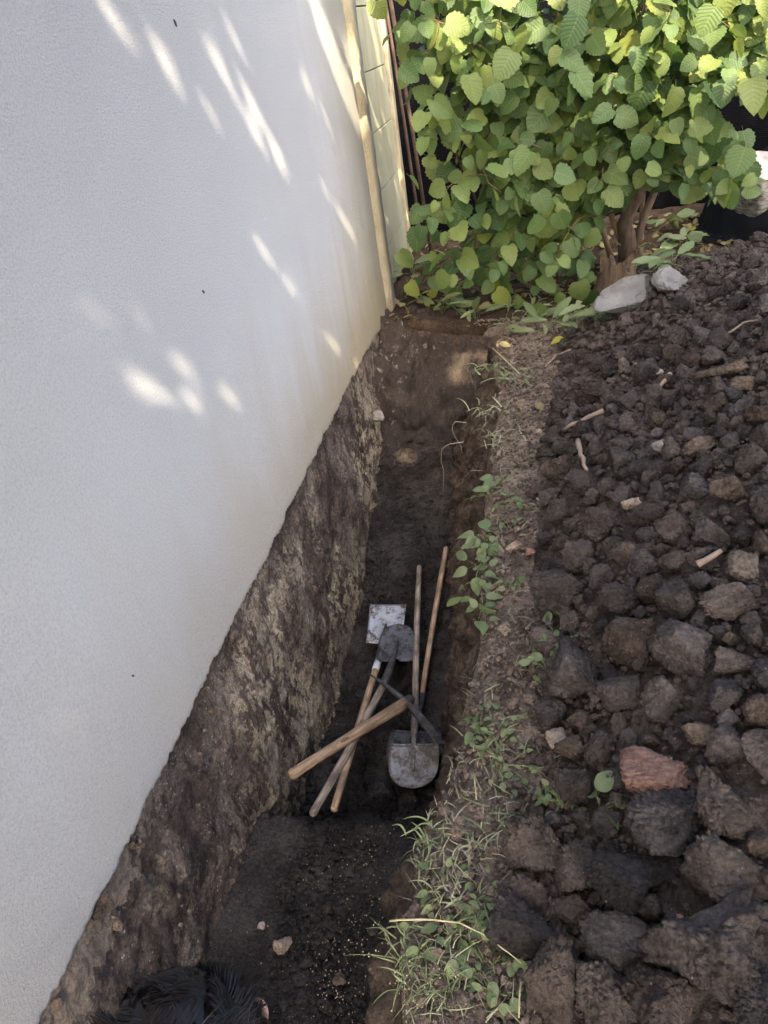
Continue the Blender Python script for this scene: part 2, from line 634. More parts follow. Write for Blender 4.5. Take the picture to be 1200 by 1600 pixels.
def wood_handle(name, c0, c1, dirt):
    t = NT(name)
    v = t.coords('Object')
    g = t.noise(t.scaled(v, (85, 4, 85)), 1.2, 7, 0.65, 0.6)
    col = t.ramp(g, [(0.40, tuple(a * 0.7 for a in c0)), (0.6, c1)])
    d = t.ramp(t.noise(t.scaled(v, (9, 5, 9)), 1.4, 6, 0.65), [(0.46, (0, 0, 0)), (0.60, (1, 1, 1))])
    col = t.mix(t.math('MULTIPLY', d, 0.8), col, dirt)
    k = t.math('LESS_THAN', t.voro(t.scaled(v, (18, 6, 18)), 1.0), 0.13)
    col = t.mix(t.math('MULTIPLY', k, 0.7), col, (0.06, 0.03, 0.02))
    return t.done(t.principled(col, 0.7, t.bump(g, 0.3, 0.003), 0.3))


M['wood_a'] = wood_handle('ash_handle', (0.33, 0.20, 0.115), (0.52, 0.36, 0.23), (0.17, 0.115, 0.07))
M['wood_b'] = wood_handle('grey_handle', (0.25, 0.195, 0.14), (0.41, 0.33, 0.25), (0.09, 0.07, 0.055))
M['wood_c'] = wood_handle('pick_handle', (0.31, 0.20, 0.115), (0.50, 0.35, 0.225), (0.16, 0.105, 0.065))


def steel(name, bare, dirt, amount=0.5, rough=0.42, metal=0.85):
    t = NT(name)
    v = t.coords('Object')
    n = t.noise(v, 14, 8, 0.65, 0.3)
    f = t.noise(v, 90, 6, 0.65)
    m = t.ramp(t.math('ADD', t.math('MULTIPLY', n, 0.65), t.math('MULTIPLY', f, 0.35)), [(0.56 - amount * 0.25, (0, 0, 0)), (0.66 - amount * 0.25, (1, 1, 1))])
    col = t.mix(m, bare, dirt)
    p = t.principled(col, t.math('ADD', t.math('MULTIPLY', m, 0.45), rough), t.bump(t.math('ADD', f, m), 0.35, 0.004), 0.4)
    t.l(t.math('SUBTRACT', metal, t.math('MULTIPLY', m, metal)), p.inputs['Metallic'])
    return t.done(p)


M['steel_bright'] = steel('worn_bright_steel', (0.48, 0.48, 0.49), (0.055, 0.045, 0.038), 0.30)
M['steel_dark'] = steel('dark_steel', (0.13, 0.13, 0.135), (0.032, 0.027, 0.023), 0.40, 0.5)
M['steel_mud'] = steel('muddy_steel', (0.30, 0.285, 0.265), (0.125, 0.10, 0.08), 0.45, 0.5)
M['iron'] = steel('forged_iron', (0.10, 0.098, 0.096), (0.05, 0.043, 0.037), 0.4, 0.5, 0.5)
M['ferrule'] = simple('white_ferrule', (0.55, 0.56, 0.58), 0.5)
M['bark'] = simple('hazel_bark', (0.105, 0.073, 0.050), 0.9, 0.1, 0, 5, 0.45, 0.9, stretch=(10, 10, 2))
M['stem_light'] = simple('light_stem', (0.20, 0.125, 0.065), 0.8, 0.2, 0, 20, 0.3)
M['stake'] = simple('brown_stake', (0.075, 0.048, 0.034), 0.8, 0.2, 0, 20, 0.3)
M['stump'] = simple('stump_wood', (0.15, 0.105, 0.07), 0.95, 0.1, 0, 3, 0.5, 1.0, stretch=(16, 16, 2.5))
M['stick'] = simple('dry_stick', (0.25, 0.185, 0.135), 0.9, 0.1, 0, 30, 0.3, 0.5, per_obj=True)
M['root'] = simple('pale_root', (0.21, 0.16, 0.11), 0.9, 0.1, 0, 30, 0.3)
M['straw'] = simple('dry_straw', (0.38, 0.33, 0.18), 0.85, 0.1, 0, 30, 0.3)
M['black_sheet'] = simple('black_plastic', (0.006, 0.006, 0.0065), 0.5, 0.15, 0, 9, 0.5, 0.4)
M['skin'] = simple('skin', (0.45, 0.27, 0.19), 0.6)
M['shirt'] = simple('grey_shirt', (0.05, 0.055, 0.065), 0.9, 0.1, 0, 60, 0.2)
M['roof'] = simple('roof_tile', (0.22, 0.09, 0.06), 0.8)


def net_mat():
    t = NT('black_shade_net')
    v = t.coords('Position')
    w = t.n('ShaderNodeTexWave', wave_type='BANDS', bands_direction='Z')
    t.l(v, w.inputs['Vector'])
    w.inputs['Scale'].default_value = 22
    w.inputs['Distortion'].default_value = 2.0
    col = t.ramp(w.outputs['Fac'], [(0.0, (0.0025, 0.0025, 0.003)), (1.0, (0.006, 0.006, 0.007))])
    return t.done(t.principled(col, 0.7, t.bump(w.outputs['Fac'], 0.4, 0.01), 0.0))


M['net'] = net_mat()


def log_mat():
    t = NT('birch_bark')
    v = t.coords('Object')
    n = t.noise(t.scaled(v, (20, 20, 50)), 1, 6, 0.6)
    col = t.ramp(n, [(0.38, (0.08, 0.07, 0.055)), (0.5, (0.25, 0.23, 0.19)), (0.64, (0.40, 0.375, 0.325))])
    return t.done(t.principled(col, 0.85, t.bump(n, 0.5, 0.01), 0.2))


M['log'] = log_mat()
M['log_end'] = simple('cut_wood', (0.36, 0.33, 0.28), 0.9, 0.1, 0, 14, 0.4, 0.8)


def leaf_mat(name, g0, g1, g2, yellow, trans=0.38, sheen=0.35, yel_at=0.96):
    t = NT(name)
    oi = t.n('ShaderNodeObjectInfo').outputs['Random']
    at = t.n('ShaderNodeAttribute')
    at.attribute_name = 'rnd'
    r = t.math('FRACT', t.math('ADD', oi, at.outputs['Fac']))
    base = t.ramp(r, [(0.0, g0), (0.5, g1), (yel_at, g2), (min(1, yel_at + 0.03), yellow)])
    uv = t.n('ShaderNodeTexCoord').outputs['UV']
    s = t.n('ShaderNodeSeparateXYZ')
    t.l(uv, s.inputs[0])
    au = t.math('ABSOLUTE', t.math('SUBTRACT', s.outputs[0], 0.5))
    ph = t.math('FRACT', t.math('MULTIPLY', t.math('SUBTRACT', s.outputs[1], t.math('MULTIPLY', au, 0.55)), 8.0))
    side = t.math('ABSOLUTE', t.math('SUBTRACT', ph, 0.5))
    vein = t.math('MAXIMUM', t.math('LESS_THAN', side, 0.07), t.math('LESS_THAN', au, 0.018))
    n = t.noise(t.coords('Object', rnd=True), 22, 5, 0.6)
    col = t.mix(t.math('MULTIPLY', n, 0.5), base, (0.045, 0.10, 0.03))
    spot = t.math('GREATER_THAN', t.noise(t.coords('Object', rnd=True), 60, 3, 0.6), 0.70)
    col = t.mix(t.math('MULTIPLY', spot, 0.5), col, (0.12, 0.08, 0.03))
    col = t.mix(t.math('MULTIPLY', vein, 0.30), col, (0.26, 0.33, 0.12))
    nm = t.bump(t.math('ADD', side, t.math('MULTIPLY', n, 0.5)), 0.45, 0.006)
    p = t.principled(col, 0.5, nm, sheen)
    tr = t.n('ShaderNodeBsdfTranslucent')
    hs = t.n('ShaderNodeHueSaturation')
    hs.inputs['Saturation'].default_value = 1.15
    hs.inputs['Value'].default_value = 1.7
    hs.inputs['Hue'].default_value = 0.485
    t.l(col, hs.inputs['Color'])
    t.l(hs.outputs[0], tr.inputs['Color'])
    mx = t.n('ShaderNodeMixShader')
    mx.inputs[0].default_value = trans
    t.l(p.outputs[0], mx.inputs[1])
    t.l(tr.outputs[0], mx.inputs[2])
    t.l(mx.outputs[0], t.out.inputs['Surface'])
    return t.m


M['hazel'] = leaf_mat('hazel_leaf', (0.060, 0.105, 0.034), (0.125, 0.180, 0.055), (0.225, 0.255, 0.065), (0.30, 0.30, 0.045))
M['weed'] = leaf_mat('weed_leaf', (0.13, 0.165, 0.075), (0.20, 0.235, 0.11), (0.28, 0.29, 0.155), (0.30, 0.29, 0.10), 0.3, 0.25)
M['crown'] = leaf_mat('tree_leaf', (0.05, 0.10, 0.03), (0.07, 0.14, 0.04), (0.09, 0.15, 0.04), (0.2, 0.2, 0.04), 0.12, 0.2)
M['dry_leaf'] = leaf_mat('dry_leaf', (0.22, 0.15, 0.08), (0.28, 0.20, 0.10), (0.34, 0.27, 0.12), (0.42, 0.36, 0.05), 0.2, 0.15, 0.93)


def hair_mat():
    t = NT('black_hair')
    h = t.n('ShaderNodeBsdfPrincipled')
    h.inputs['Base Color'].default_value = (0.010, 0.007, 0.0055, 1)
    h.inputs['Roughness'].default_value = 0.45
    h.inputs['Specular IOR Level'].default_value = 0.22
    return t.done(h)


M['hair'] = hair_mat()

# =================================================================== TERRAIN
WALL_X = -1.08                     # face of the plaster; the house stands to the left of it


def lip_x(y):
    y = np.asarray(y, float)
    w = fbm(np.stack([y * 2.2, y * 0 + 3.1, y * 0], -1), 4, 3) * 0.055 + fbm(np.stack([y * 11, y * 0 + 1.1, y * 0], -1), 3, 8) * 0.018
    base = -0.275 + 0.03 * sstep(2.3, 1.7, y) - 0.075 * sstep(1.40, 1.0, y)
    return base + w - 0.92 * sstep(4.42, 4.92, y)


_fy = np.array([-2.5, 1.46, 1.60, 1.75, 2.85, 3.4, 4.02, 4.16, 4.24, 4.34, 4.45, 4.62, 4.72, 5.1])
_fz = np.array([-0.69, -0.685, -0.93, -1.03, -1.01, -0.86, -0.60, -0.54, -0.34, -0.25, -0.20, -0.15, -0.04, -0.02])


def floor_z(y):
    return np.interp(y, _fy, _fz)


def heap_h(x, y):
    """height of the spoil heap above the ground (negative: no heap)"""
    x = np.asarray(x, float)
    y = np.asarray(y, float)
    w = fbm(np.stack([x * 1.3, y * 1.3, x * 0], -1), 3, 21)
    x0 = -0.035 + 0.06 * np.sin(y * 2.1 + 0.6) + 0.02 * sstep(3.2, 4.0, y) + 0.36 * sstep(4.05, 4.75, y) + w * 0.05
    s = x - x0
    h = 0.82 * (1 - np.exp(-np.clip(s, 0, 9) / 0.85 * 0.95))
    h = h - 0.30 * sstep(1.7, 3.2, x)
    fy = np.interp(y, [-1.2, -0.4, 0.6, 3.3, 4.0, 4.9, 5.7], [0.0, 0.3, 0.78, 1.0, 0.84, 0.40, 0.0])
    h = h * fy * (1 + 0.22 * w)
    return np.where(s < 0, s * 0.5, h) - 0.012


# ---- ground sheet (ledge beside the trench and garden floor behind it)
ny, nx = 620, 170
yy = np.linspace(-2.4, 7.0, ny)
tt = np.concatenate([np.linspace(0, 0.5, 90), np.linspace(0.52, 3.6, 80)])
lx = lip_x(yy)
GX = lx[:, None] + tt[None, :]
GY = np.repeat(yy[:, None], nx, 1)
rnd_lip = -0.05 * np.exp(-tt / 0.035)[None, :] - 0.03 * np.exp(-tt / 0.12)[None, :]
GZ = rnd_lip + 0.022 * fbm(np.stack([GX * 3, GY * 3, GX * 0], -1), 4, 5) + 0.30 * lumps(GX, GY, 0.030, 4) * (0.4 + 0.6 * vnoise(np.stack([GX * 5, GY * 5, GX * 0], -1), 7) ** 2) + 0.25 * lumps(GX, GY, 0.07, 14) - 0.012
ground = grid_obj('ground', np.stack([GX, GY, GZ], -1), M['ledge'], flip=True)
ground.data.materials.append(M['humus'])
hm = (GY + 0.35 * fbm(np.stack([GX * 3, GY * 3, GX * 0], -1), 4, 55) > 4.55)[:-1, :-1].astype(np.int32)
ground.data.polygons.foreach_set('material_index', hm.ravel())
tag(ground, 'pale brown crumbly soil ledge along the trench', kind='structure')


def ground_z(x, y):
    return 0.0


# far ground around everything
mb = MB()
for (x0, x1, y0, y1) in ((2.8, 40, -40, 40), (-40, 2.9, 6.6, 40), (-40, 2.9, -40, -2.3)):
    mb.add([(x0, y0, -0.03), (x1, y0, -0.03), (x1, y1, -0.03), (x0, y1, -0.03)], [(0, 1, 2, 3)])
tag(mb.obj('garden_ground', M['ledge'], smooth=False), 'bare garden soil around the heap', kind='structure')

# ---- right bank of the trench (and its far end)
nv = 90
vv = np.linspace(0, 1, nv)
sel = yy <= 4.95
ybk = yy[sel]
lxb = GX[sel, 0]
BX = lxb[:, None] - 0.245 * (1 + 0.9 * sstep(2.6, 3.6, ybk))[:, None] * (vv[None, :] ** 0.85) * (1 - 0.85 * sstep(4.3, 4.8, ybk))[:, None]
BY = np.repeat(ybk[:, None], nv, 1)
BZ = GZ[sel, 0][:, None] * (1 - vv)[None, :] - vv[None, :] * 1.15
ns = np.stack([BX * 3, BY * 4, BZ * 4], -1)
dd = 0.06 * fbm(ns, 4, 31) + 0.055 * fbm(ns * 5, 4, 35) + 0.35 * lumps(BY, BZ, 0.07, 33) + 0.45 * lumps(BY, BZ, 0.025, 34) - 0.012
top_keep = np.clip(vv / 0.10, 0, 1)[None, :]
BX = BX + (dd - 0.01) * top_keep
bank = grid_obj('trench_bank', np.stack([BX, BY, BZ], -1), M['bank'], flip=False)
tag(bank, 'brown cut soil bank of the trench', kind='structure')

# ---- trench floor, following the dug profile
path_y = np.concatenate([np.linspace(-2.4, 0.2, 60), np.linspace(0.21, 4.9, 620)])
path_z = floor_z(path_y)
px_ = np.linspace(-1.14, -0.36, 110)
FX = np.repeat(px_[None, :], len(path_y), 0)
# beyond the corner of the house the floor spreads to the left
FX = FX - 0.25 * sstep(4.3, 4.9, path_y)[:, None] * (1 - np.linspace(0, 1, 110))[None, :]
FY = np.repeat(path_y[:, None], 110, 1)
FZ = np.repeat(path_z[:, None], 110, 1)
q = np.stack([FX * 4, FY * 4, FZ], -1)
near_m = sstep(1.52, 1.42, FY)
pit_m = sstep(1.5, 1.65, FY) * sstep(3.1, 2.8, FY)
end_m = sstep(3.9, 4.2, FY)
amp = 0.25 + 0.5 * pit_m + 0.5 * end_m + 0.30 * near_m * sstep(-0.62, -0.85, FX)
disp = 0.022 * fbm(q, 4, 41) + amp * (0.30 * lumps(FX, FY, 0.06, 43) + 0.35 * lumps(FX, FY, 0.022, 44)) + 0.10 * end_m * fbm(q * 2.5, 4, 47) + 0.03 * end_m * fbm(q * 9, 3, 48)
disp += 0.045 * sstep(-0.85, -1.08, FX) * near_m + 0.03 * sstep(-0.6, -0.45, FX)
FYd = FY + 0.10 * fbm(np.stack([FX * 5, FZ * 5, FX * 0], -1), 3, 49) * sstep(1.3, 1.6, FY) * sstep(2.0, 1.7, FY) + 0.07 * end_m * fbm(np.stack([FX * 6, FZ * 9, FX * 0], -1), 4, 50)
tf = grid_obj('trench_floor', np.stack([FX, FYd, FZ + disp], -1), M['floor'], flip=True)
tag(tf, 'dark dug soil floor of the trench', kind='structure')

# ---- spoil heap
hy = np.linspace(-1.0, 5.8, 440)
hx = np.concatenate([np.linspace(-0.15, 1.7, 200), np.linspace(1.72, 3.4, 60)])
HX, HY = np.meshgrid(hx, hy)
HB = heap_h(HX, HY)
HZ = HB + (0.35 * lumps(HX, HY, 0.10, 51) + 0.4 * lumps(HX, HY, 0.045, 52) + 0.35 * lumps(HX, HY, 0.02, 53)) * sstep(-0.02, 0.04, HB) - 0.045
heap = grid_obj('soil_heap', np.stack([HX, HY, HZ], -1), M['heap'], flip=False)
tag(heap, 'long heap of dark dug soil beside the trench', kind='structure')


def surf_z(x, y):
    return np.maximum(heap_h(x, y) + 0.015, 0.0)


def on_surface(px, py):
    """point where the view ray through a photo pixel meets the ledge or the heap"""
    r = ray(px, py)
    ts = np.linspace(0.6, 9, 1700)
    P = CC[None] + r[None] * ts[:, None]
    z = surf_z(P[:, 0], P[:, 1])
    i = int(np.argmax(P[:, 2] < z))
    return P[i]


# =================================================================== HOUSE
house = empty('house', (WALL_X, 1.0, 0), 'white rough stucco house wall standing over the excavated foundation', 'house')


def child(o, par):
    o.parent = par
    o.matrix_parent_inverse = Matrix.Translation(-Vector(par.location))
    return o


# plaster coat: ragged lower edge, 2 cm proud of the foundation
CORNER_Y = 4.96
ey = np.arange(-3.0, CORNER_Y + 1e-6, 0.006)
ez = 0.004 + 0.009 * fbm(np.stack([ey * 1.7, ey * 0, ey * 0], -1), 3, 61) + 0.014 * fbm(np.stack([ey * 14, ey * 0, ey * 0], -1), 4, 62)
chip = np.clip(fbm(np.stack([ey * 9, ey * 0 + 4, ey * 0], -1), 2, 64) - 0.12, 0, 1)
ez = ez + 0.025 * np.round(chip * 9) / 9 + 0.006 * vnoise(np.stack([ey * 70, ey * 0, ey * 0], -1), 65)
ez = ez - 0.05 * sstep(4.0, 4.9, ey)
zz = np.array([0.0, 0.002, 0.012, 0.03, 0.08, 0.3, 1.0, 2.0, 3.2])
inset = np.array([0.030, 0.001, 0.0, 0, 0, 0, 0, 0, 0])
PZ = ez[:, None] * np.clip(1 - zz / 1.0, 0, 1)[None, :] + zz[None, :]
PX = WALL_X - inset[None, :] + 0 * PZ + 0.006 * fbm(np.stack([PZ * 0, np.repeat(ey[:, None], 9, 1) * 3, PZ * 3], -1), 2, 63) * np.clip(1 - zz, 0, 1)[None, :]
PY = np.repeat(ey[:, None], 9, 1)
pl = grid_obj('plaster_wall', np.stack([PX, PY, PZ], -1), M['plaster'], flip=True)
child(pl, house)
# body of the house behind the plaster
mb = MB()
mb.box((WALL_X - 3.06, 0.96, 1.0), (6.0, 7.9, 4.4))
child(mb.obj('house_core', M['plaster'], smooth=False), house)
mb = MB()
mb.add([(WALL_X + 0.02, -3.2, 3.2), (WALL_X + 0.02, 5.1, 3.2), (WALL_X - 3.1, 5.1, 4.9), (WALL_X - 3.1, -3.2, 4.9), (WALL_X - 6.3, -3.2, 3.2), (WALL_X - 6.3, 5.1, 3.2)],
       [(0, 1, 2, 3), (3, 2, 5, 4), (0, 3, 4), (1, 5, 2), (0, 4, 5, 1)])
child(mb.obj('roof', M['roof'], smooth=False), house)

# foundation strip, earth stained
fy_ = np.linspace(-2.4, 4.97, 800)
fz_ = np.linspace(0.03, -1.2, 130)
FYg, FZg = np.meshgrid(fy_, fz_, indexing='ij')
b0 = WALL_X - 0.028 + 0.055 * sstep(-0.1, -1.0, FZg) + 0.02 * sstep(-0.05, -0.35, FZg)
qq = np.stack([FYg * 0 + 2.0, FYg * 3, FZg * 2.2], -1)
dsp = 0.030 * fbm(qq, 4, 71) + 0.016 * fbm(qq * np.array([1, 4, 4.5]), 4, 72) + 0.008 * fbm(qq * np.array([1, 13, 15]), 3, 73)
dsp += 0.35 * lumps(FYg, FZg * 0.8, 0.05, 74) * np.clip(vnoise(np.stack([FYg * 4, FZg * 4, FYg * 0], -1), 75) + 0.2, 0, 1)
dsp *= sstep(0.0, -0.08, FZg)
FXg = b0 + dsp
fo = grid_obj('foundation', np.stack([FXg, FYg, FZg], -1), M['foundation'], flip=False)
child(fo, house)
r9 = np.random.default_rng(77)
nS = 170
ys, zs = r9.uniform(0.3, 4.6, nS), -r9.uniform(0.04, 1.0, nS)
xs = WALL_X - 0.028 + 0.055 * sstep(-0.1, -1.0, zs) + 0.02 * sstep(-0.05, -0.35, zs) + 0.006
STONES = (np.column_stack([xs, ys, zs]), r9.uniform(0.004, 0.011, nS) * np.where(r9.random(nS) < 0.12, 2.0, 1.0))
# corner post
mb = MB()
n = 26
for i in range(n):
    pass
cp = onx(0, 0, 1) if False else None
ph = np.linspace(-0.10, 3.0, 120)
ring = []
prof = [(-0.03, 5.175), (0.030, 5.165), (0.036, 5.05), (0.030, 4.975), (-0.03, 4.97)]
PP = np.zeros((len(ph), len(prof), 3))
for j, (dx, y) in enumerate(prof):
    PP[:, j, 0] = WALL_X + dx + (0.006 * fbm(np.stack([ph * 9, ph * 0 + j * 3.3, ph * 0], -1), 4, 81) if j in (1, 2, 3) else 0)
    PP[:, j, 1] = y + 0.008 * fbm(np.stack([ph * 7, ph * 0 + j * 1.7 + 5, ph * 0], -1), 4, 82)
    PP[:, j, 2] = ph + (0.02 * math.sin(j * 2.2) * (ph < 0))
post = grid_obj('corner_post', PP, M['post'], flip=False)
child(post, house)

# =================================================================== PANEL WALL BEHIND THE HOUSE
pw = empty('panel_wall', (WALL_X - 0.02, 5.8, 0), 'stained yellowish wall of stacked concrete panels beyond the house corner', 'wall')
PX0 = WALL_X - 0.06
PY0, PY1 = 5.18, 6.42
zj = [-0.15, 0.27, 0.66, 1.03, 1.40, 1.77, 2.14]
me = None
for a, b in zip(zj[:-1], zj[1:]):
    mb = MB()
    mb.box((0, (PY1 - PY0) / 2, (b - a) / 2), (0.07, PY1 - PY0, (b - a) - 0.007))
    o = mb.obj('panel', M['panel'], pw, smooth=False, bevel=0.003)
    o.location = (PX0 - 0.035 - pw.location.x + random.uniform(-.004, .004), PY0 - pw.location.y, a)
mb = MB()
mb.box((PX0 - 0.08, (PY0 + PY1) / 2, 1.0), (0.03, PY1 - PY0 + 0.02, 2.3))
o = mb.obj('backing', M['black_sheet'], smooth=False)
child(o, pw)
mb = MB()
mb.box((PX0 - 0.02, PY1 + 0.06, 1.0), (0.10, 0.10, 2.4))
o = mb.obj('end_post', M['post'], smooth=False, bevel=0.01)
child(o, pw)

# =================================================================== SHADE NET FENCE
ft = empty('net_fence', (1.0, 6.9, 0), 'black shade net fence behind the hazel bush', 'fence')
fx = np.linspace(-1.6, 5.0, 160)
fzv = np.linspace(-0.1, 2.3, 60)
NX, NZ = np.meshgrid(fx, fzv)
NY = 6.9 + 0.05 * fbm(np.stack([NX * 2, NZ * 0.6, NX * 0], -1), 3, 91) + 0.12 * np.abs(np.sin(NX * 1.6))
child(grid_obj('net', np.stack([NX, NY, NZ], -1), M['net'], flip=True), ft)
for x in (-1.4, 0.55, 2.5, 4.4):
    mb = MB()
    mb.tube([(x, 6.98, -0.1), (x, 6.98, 2.35)], 0.025, 10)
    child(mb.obj('fence_post', M['iron']), ft)

# =================================================================== CHUNK SHAPES
def ico(sub):
    bm = bmesh.new()
    bmesh.ops.create_icosphere(bm, subdivisions=sub, radius=1)
    V = np.array([v.co[:] for v in bm.verts])
    F = np.array([[v.index for v in f.verts] for f in bm.faces])
    bm.free()
    return V, F


ICO = {k: ico(k) for k in (1, 2, 3, 4, 5, 6)}


def chunk(sub, seed, planes=11, rough=1.0, soft=34.0):
    V, F = ICO[sub]
    r_ = np.random.default_rng(seed)
    N = r_.normal(size=(planes, 3))
    N /= np.linalg.norm(N, axis=1)[:, None]
    d = r_.uniform(0.62, 1.0, planes)
    c = V @ N.T
    rr = np.where(c > 0.05, d[None] / np.maximum(c, 0.05), 50.0)
    rr = np.minimum(rr, 1.35)
    r = -np.log(np.sum(np.exp(-soft * rr), axis=1)) / soft
    r = np.clip(r, 0.35, 1.3)
    P = V * r[:, None]
    off = r_.uniform(0, 50, 3)
    r2 = 0.12 * fbm(P * 1.7 + off, 3, seed) + 0.10 * (np.abs(vnoise(P * 3.1 + off, seed + 1)) - 0.25)
    if sub >= 4:
        msk = np.clip(0.45 + 1.3 * vnoise(P * 1.5 + off, seed + 9), 0.08, 1)
        r2 = r2 + 0.24 * msk * (np.abs(vnoise(P * 6.3 + off, seed + 2)) - 0.2)
        if sub >= 5:
            Pr = P @ np.array([[0.36, 0.48, -0.8], [-0.8, 0.6, 0.0], [0.48, 0.64, 0.6]])
            r2 = r2 + 0.13 * msk * np.abs(vnoise(Pr * 12.5 + off, seed + 3)) + 0.012 * vnoise(Pr * 26 + off, seed + 4)
        if sub >= 6:
            r2 = r2 + 0.05 * msk * np.abs(vnoise(Pr * 21 + off, seed + 5))
    P = P * (1 + rough * r2)[:, None]
    P -= (P.max(0) + P.min(0)) / 2
    P /= np.abs(P).max()
    return P, F


CH5 = [mesh_np('clod_mesh', *chunk(6, 100 + i, planes=8 + i % 4)) for i in range(7)]
CH4 = [mesh_np('clod_mesh', *chunk(5, 200 + i, planes=7 + i % 6)) for i in range(14)]
CH3 = [chunk(4, 300 + i, planes=8 + i % 5) for i in range(10)]
CH2 = [chunk(2, 400 + i, planes=7) for i in range(10)]
CH1 = [chunk(1, 500 + i, planes=7) for i in range(10)]
def put_chunk(name, me, mat, loc, size, rot, label, cat, group=None):
    if not me.materials:
        me.materials.append(mat)
    o = bpy.data.objects.new(name, me)
    COL.objects.link(o)
    o.material_slots[0].link = 'OBJECT'
    o.material_slots[0].material = mat
    o.location = [float(a) for a in loc]
    o.scale = [float(s) for s in size]
    o.rotation_euler = [float(a) for a in rot]
    tag(o, label, cat, group)
    return o


def rand_rot(r_, k):
    """k random rotation matrices"""
    qn = r_.normal(size=(k, 4))
    qn /= np.linalg.norm(qn, axis=1)[:, None]
    w, x, y, z = qn.T
    return np.stack([np.stack([1 - 2 * (y * y + z * z), 2 * (x * y - z * w), 2 * (x * z + y * w)], -1),
                     np.stack([2 * (x * y + z * w), 1 - 2 * (x * x + z * z), 2 * (y * z - x * w)], -1),
                     np.stack([2 * (x * z - y * w), 2 * (y * z + x * w), 1 - 2 * (x * x + y * y)], -1)], 1)


def joined(name, shapes, P, S, mat, r_, flat=0.75):
    """one mesh holding a copy of a random shape at every P with size S"""
    Vs, Fs, base = [], [], 0
    which = r_.integers(0, len(shapes), len(P))
    for k, (V, F) in enumerate(shapes):
        idx = np.nonzero(which == k)[0]
        if not len(idx):
            continue
        Rm = rand_rot(r_, len(idx))
        an = r_.uniform(0.6, 1.25, (len(idx), 1, 3))
        W = np.einsum('kij,kvj->kvi', Rm, V[None] * an) * S[idx][:, None, None]
        W[..., 2] *= flat
        W = W + P[idx][:, None, :]
        Vs.append(W.reshape(-1, 3))
        Fs.append((F[None] + (np.arange(len(idx)) * len(V))[:, None, None] + base).reshape(-1, 3))
        base += len(idx) * len(V)
    return link(name, mesh_np(name, np.concatenate(Vs), np.concatenate(Fs), smooth=False), mat)


fs = joined('mortar_bits', CH2, STONES[0], STONES[1], M['foundation_bits'], np.random.default_rng(78), 1.3)
child(fs, house)
fs['kind'] = 'stuff'

